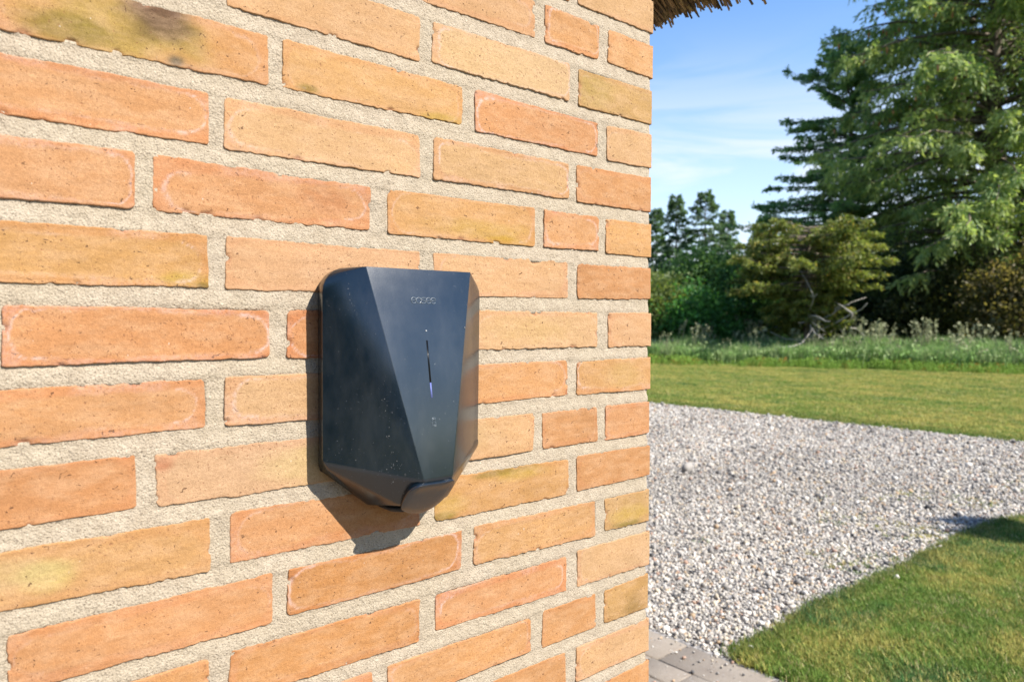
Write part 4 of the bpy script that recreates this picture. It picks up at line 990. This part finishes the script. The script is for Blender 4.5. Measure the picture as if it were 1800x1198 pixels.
def bushy(name, label, cat, xy, lobes, nleaf, cols, leaf=(.11, .035), group=None, trunk=True, seed=1, tiers=.0, dead=0, up=.25, clump=.20, trunk_mat=None, lean=(0, 0), scale=1.15):
    """broad-leaved shrub or tree: lobes = (dx, dy, z, rx, ry, rz) filled with clumps of leaves"""
    global rng
    keep_rng = rng; rng = np.random.default_rng(seed)
    root = empty(name, (xy[0], xy[1], -.02)); tag(root, label, cat, group); root.scale = (scale,) * 3
    lob = np.array(lobes, float); vol = (lob[:, 3] * lob[:, 4] * lob[:, 5]) ** .72; vol /= vol.sum()
    C = []; Dd = []; T = []
    tp = Pile()
    for (dx, dy, z, rx, ry, rz), fr in zip(lob, vol):
        n = int(nleaf * fr); nc = max(8, n // 26)
        u = rng.normal(0, 1, (nc, 3)); u /= np.linalg.norm(u, axis=1)[:, None]
        rad = rng.uniform(.30, 1.0, nc) ** .5 * (1 + .22 * rng.normal(0, 1, nc)).clip(.6, 1.35)
        cc_ = np.array([dx, dy, z]) + u * rad[:, None] * np.array([rx, ry, rz])
        cc_[:, 2] = np.maximum(cc_[:, 2], .08)
        k = rng.integers(0, nc, n)
        sprd = clump * rng.uniform(.5, 1.3, nc)
        c = cc_[k] + rng.normal(0, 1, (n, 3)) * (sprd[k])[:, None] * np.array([1, 1, .6])
        c[:, 2] = np.maximum(c[:, 2], .03)
        tone = np.clip(.42 + .18 * rng.normal(0, 1, nc)[k] + rng.normal(0, .14, n), 0, 1)
        d = u[k] * .7 + rng.normal(0, .7, (n, 3)) + np.array([0, 0, up])
        C.append(c); Dd.append(d); T.append(tone)
        if trunk:
            tgt = np.array([dx, dy, z]); b0 = np.array([lean[0] * .1, lean[1] * .1, 0]) + rng.normal(0, .06, 3) * [1, 1, 0]
            s1 = np.linspace(0, 1, 7)[:, None]; mid = b0 * .6 + tgt * .4 + rng.normal(0, .25, 3) * [1, 1, .4] + [0, 0, .25 * z * .5]
            path = (1 - s1) ** 2 * b0 + 2 * s1 * (1 - s1) * mid + s1 ** 2 * tgt
            r0 = .03 + .022 * z ** .8; v, f = tube(path, np.linspace(r0, r0 * .3, 7), 6, False); tp.add(v, f)
            for j in range(7):
                e = cc_[rng.integers(0, nc)]; st = path[rng.integers(3, 7)]; mm = (st + e) / 2 + rng.normal(0, .1, 3)
                v, f = tube([st, mm, e], [r0 * .32, r0 * .2, r0 * .07], 4, False); tp.add(v, f)
    if trunk: tp.obj('trunk', trunk_mat or M_BARK, root, smooth=True)
    C = np.concatenate(C); Dd = np.concatenate(Dd); T = np.concatenate(T); n = len(C)
    colr = mixcol(n, cols[0], cols[1], T) * rng.uniform(.8, 1.2, (n, 1))
    V, F, K = leaf_quads(C, Dd, leaf[0] * rng.uniform(.6, 1.3, n), leaf[1] * rng.uniform(.7, 1.3, n), colr)
    mesh_np('crown', V, F, M_LEAF, root, (0, 0, 0), False, {'col': ('FLOAT_COLOR', K)})
    if dead:
        for j in range(dead):
            dp = Pile(); a = rng.uniform(0, 6.28); s0 = np.array([rng.normal(0, .3), rng.normal(0, .3), rng.uniform(.3, 1.3)])
            ln = rng.uniform(1.0, 2.2); pth = [s0]
            dr = np.array([math.cos(a), math.sin(a), rng.uniform(-.15, .45)])
            for q in range(6): dr = dr + rng.normal(0, .25, 3); pth.append(pth[-1] + dr / np.linalg.norm(dr) * ln / 6)
            v, f = tube(pth, np.linspace(.05, .012, 7), 5); dp.add(v, f)
            for q in range(4):
                st = np.array(pth[rng.integers(2, 6)]); e = st + rng.normal(0, .35, 3); v, f = tube([st, (st + e) / 2 + rng.normal(0, .06, 3), e], [.022, .015, .006], 4); dp.add(v, f)
            dp.obj('dead_branch', M_DEAD, root, smooth=True)
    rng = keep_rng
    return root

SPR0, SPR1 = (0.13, 0.22, 0.075), (0.44, 0.50, 0.185)
# the big spruce at the right edge
conifer('spruce_tree', 'tall spruce with drooping light green branches and brown cones, taller than the frame', 'tree', place(37, 1738), 19.5, 5.4, 430, 54, 13,
        (SPR0, SPR1, (0.30, 0.34, 0.10)), droop=.36, hang=1.0, leaf=(.185, .024), base=.12, shape=lambda t: (1.08 - t) ** .62 * (.80 + .2 * min(1, t / .3)), cones=1, trunk_r=.27, seed=11, tw_len=.75, scale=1.423)
conifer('pine_tree', 'dark pine with layered, gappy branches left of the tall coned spruce', 'tree', place(40, 1492), 11.0, 5.0, 190, 52, 11,
        ((0.085, 0.18, 0.085), (0.27, 0.40, 0.16)), droop=.16, hang=.10, leaf=(.16, .028), base=.18, shape=lambda t: (1.05 - t) ** .66, trunk_r=.22, gap=.35, seed=23, scale=1.31)
# the far group of spruces above the shrubs
for i, (px_, D_, H_, R_, lb) in enumerate(((1187, 43, 8.1, 1.7, 'far spruce rising nearest the house corner, thin crown'), (1236, 42, 8.15, 2.1, 'far spruce with the tallest pointed top behind green shrubs'),
                                          (1276, 46, 7.6, 1.4, 'sparse far spruce right of the tallest pointed one'), (1340, 44, 6.9, 1.7, 'low dark far spruce beside the layered pine'), (1152, 45, 7.7, 1.5, 'far spruce half hidden by the house corner'))):
    conifer('spruce_tree', lb, 'tree', place(D_ * 1.3, px_), H_, R_ * 1.25, 100, 30, 8, ((0.055, 0.11, 0.055), (0.13, 0.20, 0.085)), droop=.22, hang=.25, leaf=(.17, .030), base=.10, gap=.25, seed=31 + i, group='far spruces behind the shrubs', tw_len=.6, scale=1.3)
# yellow-green pine with a flat top, dead branches below
mp_ = conifer('mountain_pine', 'layered yellow-green pine with grey dead branches near its foot', 'tree', place(29.3, 1418), 4.9, 2.7, 95, 64, 10,
        ((0.075, 0.11, 0.03), (0.27, 0.30, 0.08), (0.34, 0.28, 0.09)), droop=.08, hang=.30, leaf=(.15, .026), base=.22, shape=lambda t: (.62 + .45 * t if t < .86 else 1.0 - 3.2 * (t - .86)) * (1.0 if t > .52 else .62), trunk_r=.12, gap=.3, seed=41, tw_len=.6, flat=True)
rk = rng; rng = np.random.default_rng(45)
for j in range(12):
    dp = Pile(); a = rng.uniform(0, 6.28); s0 = np.array([0, 0, rng.uniform(.5, 2.0)]); ln = rng.uniform(1.4, 2.8); pth = [s0]
    dr = np.array([math.cos(a), math.sin(a), rng.uniform(-.25, .35)])
    for q in range(7): dr = dr + rng.normal(0, .28, 3); pth.append(pth[-1] + dr / np.linalg.norm(dr) * ln / 7)
    v, f = tube(pth, np.linspace(.05, .014, 8), 5); dp.add(v, f)
    for q in range(5):
        st = np.array(pth[rng.integers(2, 7)]); e = st + rng.normal(0, .4, 3); v, f = tube([st, (st + e) / 2 + rng.normal(0, .07, 3), e], [.024, .016, .007], 4); dp.add(v, f)
    dp.obj('dead_branch', M_DEAD, mp_, smooth=True)
rng = rk
G0, G1 = (0.05, 0.125, 0.028), (0.17, 0.32, 0.06)
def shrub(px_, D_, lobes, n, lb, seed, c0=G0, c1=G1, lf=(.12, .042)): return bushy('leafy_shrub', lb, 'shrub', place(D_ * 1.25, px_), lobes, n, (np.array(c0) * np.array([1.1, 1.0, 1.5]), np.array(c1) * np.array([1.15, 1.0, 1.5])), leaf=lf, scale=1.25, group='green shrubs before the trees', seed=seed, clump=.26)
shrub(1165, 25.5, [(0, 0, 1.3, 1.1, 1.1, 1.2), (-.3, .6, 2.0, .9, .9, .9)], 9000, 'yellowish green shrub touching the house corner', 51, (0.06, 0.11, 0.022), (0.20, 0.27, 0.055))
shrub(1222, 24.5, [(0, 0, 1.1, 1.0, 1.0, 1.0), (.2, -.5, .7, .8, .8, .7)], 9000, 'low bright green leafy shrub in front of the far spruces', 52, (0.03, 0.11, 0.018), (0.09, 0.27, 0.045))
shrub(1262, 27.5, [(0, 0, 2.4, 1.2, 1.2, 1.2), (.3, -.6, 1.4, 1.2, 1.2, 1.3), (-.4, .7, 3.0, .8, .8, .8)], 15000, 'tallest green leafy shrub, under the far spruces', 53)
shrub(1318, 26.5, [(0, 0, 1.9, 1.2, 1.2, 1.2), (.2, -.3, 2.8, .8, .8, .6), (.4, -.8, 1.0, 1.0, 1.0, .9)], 13000, 'deep green leafy shrub left of the layered yellow-green pine', 54, (0.03, 0.10, 0.022), (0.10, 0.23, 0.045))
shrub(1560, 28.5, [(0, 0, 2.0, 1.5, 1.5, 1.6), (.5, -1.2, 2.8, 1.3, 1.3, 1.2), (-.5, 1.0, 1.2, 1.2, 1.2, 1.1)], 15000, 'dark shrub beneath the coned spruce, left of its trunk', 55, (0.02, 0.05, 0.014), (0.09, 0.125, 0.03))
shrub(1640, 27.5, [(0, 0, 1.3, 1.3, 1.3, 1.1), (.3, -.8, 2.2, 1.0, 1.0, .9)], 10000, 'olive green shrub just left of the thick spruce trunk', 56, (0.04, 0.06, 0.015), (0.15, 0.17, 0.04))
shrub(1800, 25.5, [(0, 0, 1.2, 1.2, 1.2, 1.0), (-.2, .4, 2.1, .8, .9, .7), (.2, -.7, 2.9, .9, .9, .6)], 10000, 'yellowish shrub right of the thick spruce trunk', 57, (0.07, 0.08, 0.018), (0.23, 0.20, 0.055))
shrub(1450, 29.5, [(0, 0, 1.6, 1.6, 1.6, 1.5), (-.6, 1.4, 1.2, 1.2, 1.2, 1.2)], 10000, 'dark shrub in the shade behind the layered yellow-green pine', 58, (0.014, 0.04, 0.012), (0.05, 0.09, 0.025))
# slim spruce on the lawn to the right of the frame; its tip throws the shadow on the gravel border
conifer('spruce_tree', 'slim young spruce standing on the near lawn, right of the frame', 'tree', (6.85, -4.45), 5.75, 0.95, 90, 22, 8, (SPR0, SPR1), droop=.2, hang=.3, leaf=(.16, .03), base=.04, seed=71, tw_len=.4)
# the wood beyond, then unseen trees added behind the camera
C = []; cols_ = []
Vw = []; Fw = []; Kw = []; o_ = 0
r_ = np.random.default_rng(99)
for k in range(130):
    b_ = math.radians(r_.uniform(2, 48)); D_ = r_.uniform(46, 75); x_, y_ = EYE[0] + D_ * math.cos(b_), EYE[1] + D_ * math.sin(b_)
    h_ = r_.uniform(3.0, 5.2) + (2.0 if b_ < math.radians(28) else 0); n = 700
    u = r_.normal(0, 1, (n, 3)); u /= np.linalg.norm(u, axis=1)[:, None]
    c = np.array([x_, y_, h_ * .5]) + u * (r_.random((n, 1)) ** .4) * np.array([2.3, 2.3, h_ * .52]) * (1 + .2 * r_.normal(0, 1, (n, 1))); c[:, 2] = np.maximum(c[:, 2], .1)
    t = np.clip(r_.normal(.4, .2, n), 0, 1); V, F, K = leaf_quads(c, u + r_.normal(0, .6, (n, 3)), .42, .13, mixcol(n, (0.02, 0.05, 0.018), (0.07, 0.115, 0.035), t))
    Vw.append(V); Fw.append(F + o_); Kw.append(K); o_ += len(V)
for k in range(110):  # unseen trees behind the camera, added to darken the charger's left facet
    b_ = math.radians(r_.uniform(100, 262)); D_ = r_.uniform(17, 34); x_, y_ = EYE[0] + D_ * math.cos(b_), EYE[1] + D_ * math.sin(b_)
    h_ = r_.uniform(7, 11); n = 450
    u = r_.normal(0, 1, (n, 3)); u /= np.linalg.norm(u, axis=1)[:, None]
    c = np.array([x_, y_, h_ * .5]) + u * (r_.random((n, 1)) ** .4) * np.array([2.8, 2.8, h_ * .52]) * (1 + .2 * r_.normal(0, 1, (n, 1))); c[:, 2] = np.maximum(c[:, 2], .1)
    t = np.clip(r_.normal(.4, .2, n), 0, 1); V, F, K = leaf_quads(c, u + r_.normal(0, .6, (n, 3)), .8, .25, mixcol(n, (0.02, 0.05, 0.018), (0.07, 0.115, 0.035), t))
    Vw.append(V); Fw.append(F + o_); Kw.append(K); o_ += len(V)
wd = mesh_np('distant_wood_and_added_trees', np.concatenate(Vw), np.concatenate(Fw), M_LEAF, None, (0, 0, 0), False, {'col': ('FLOAT_COLOR', np.concatenate(Kw))}); tag(wd, kind='stuff')
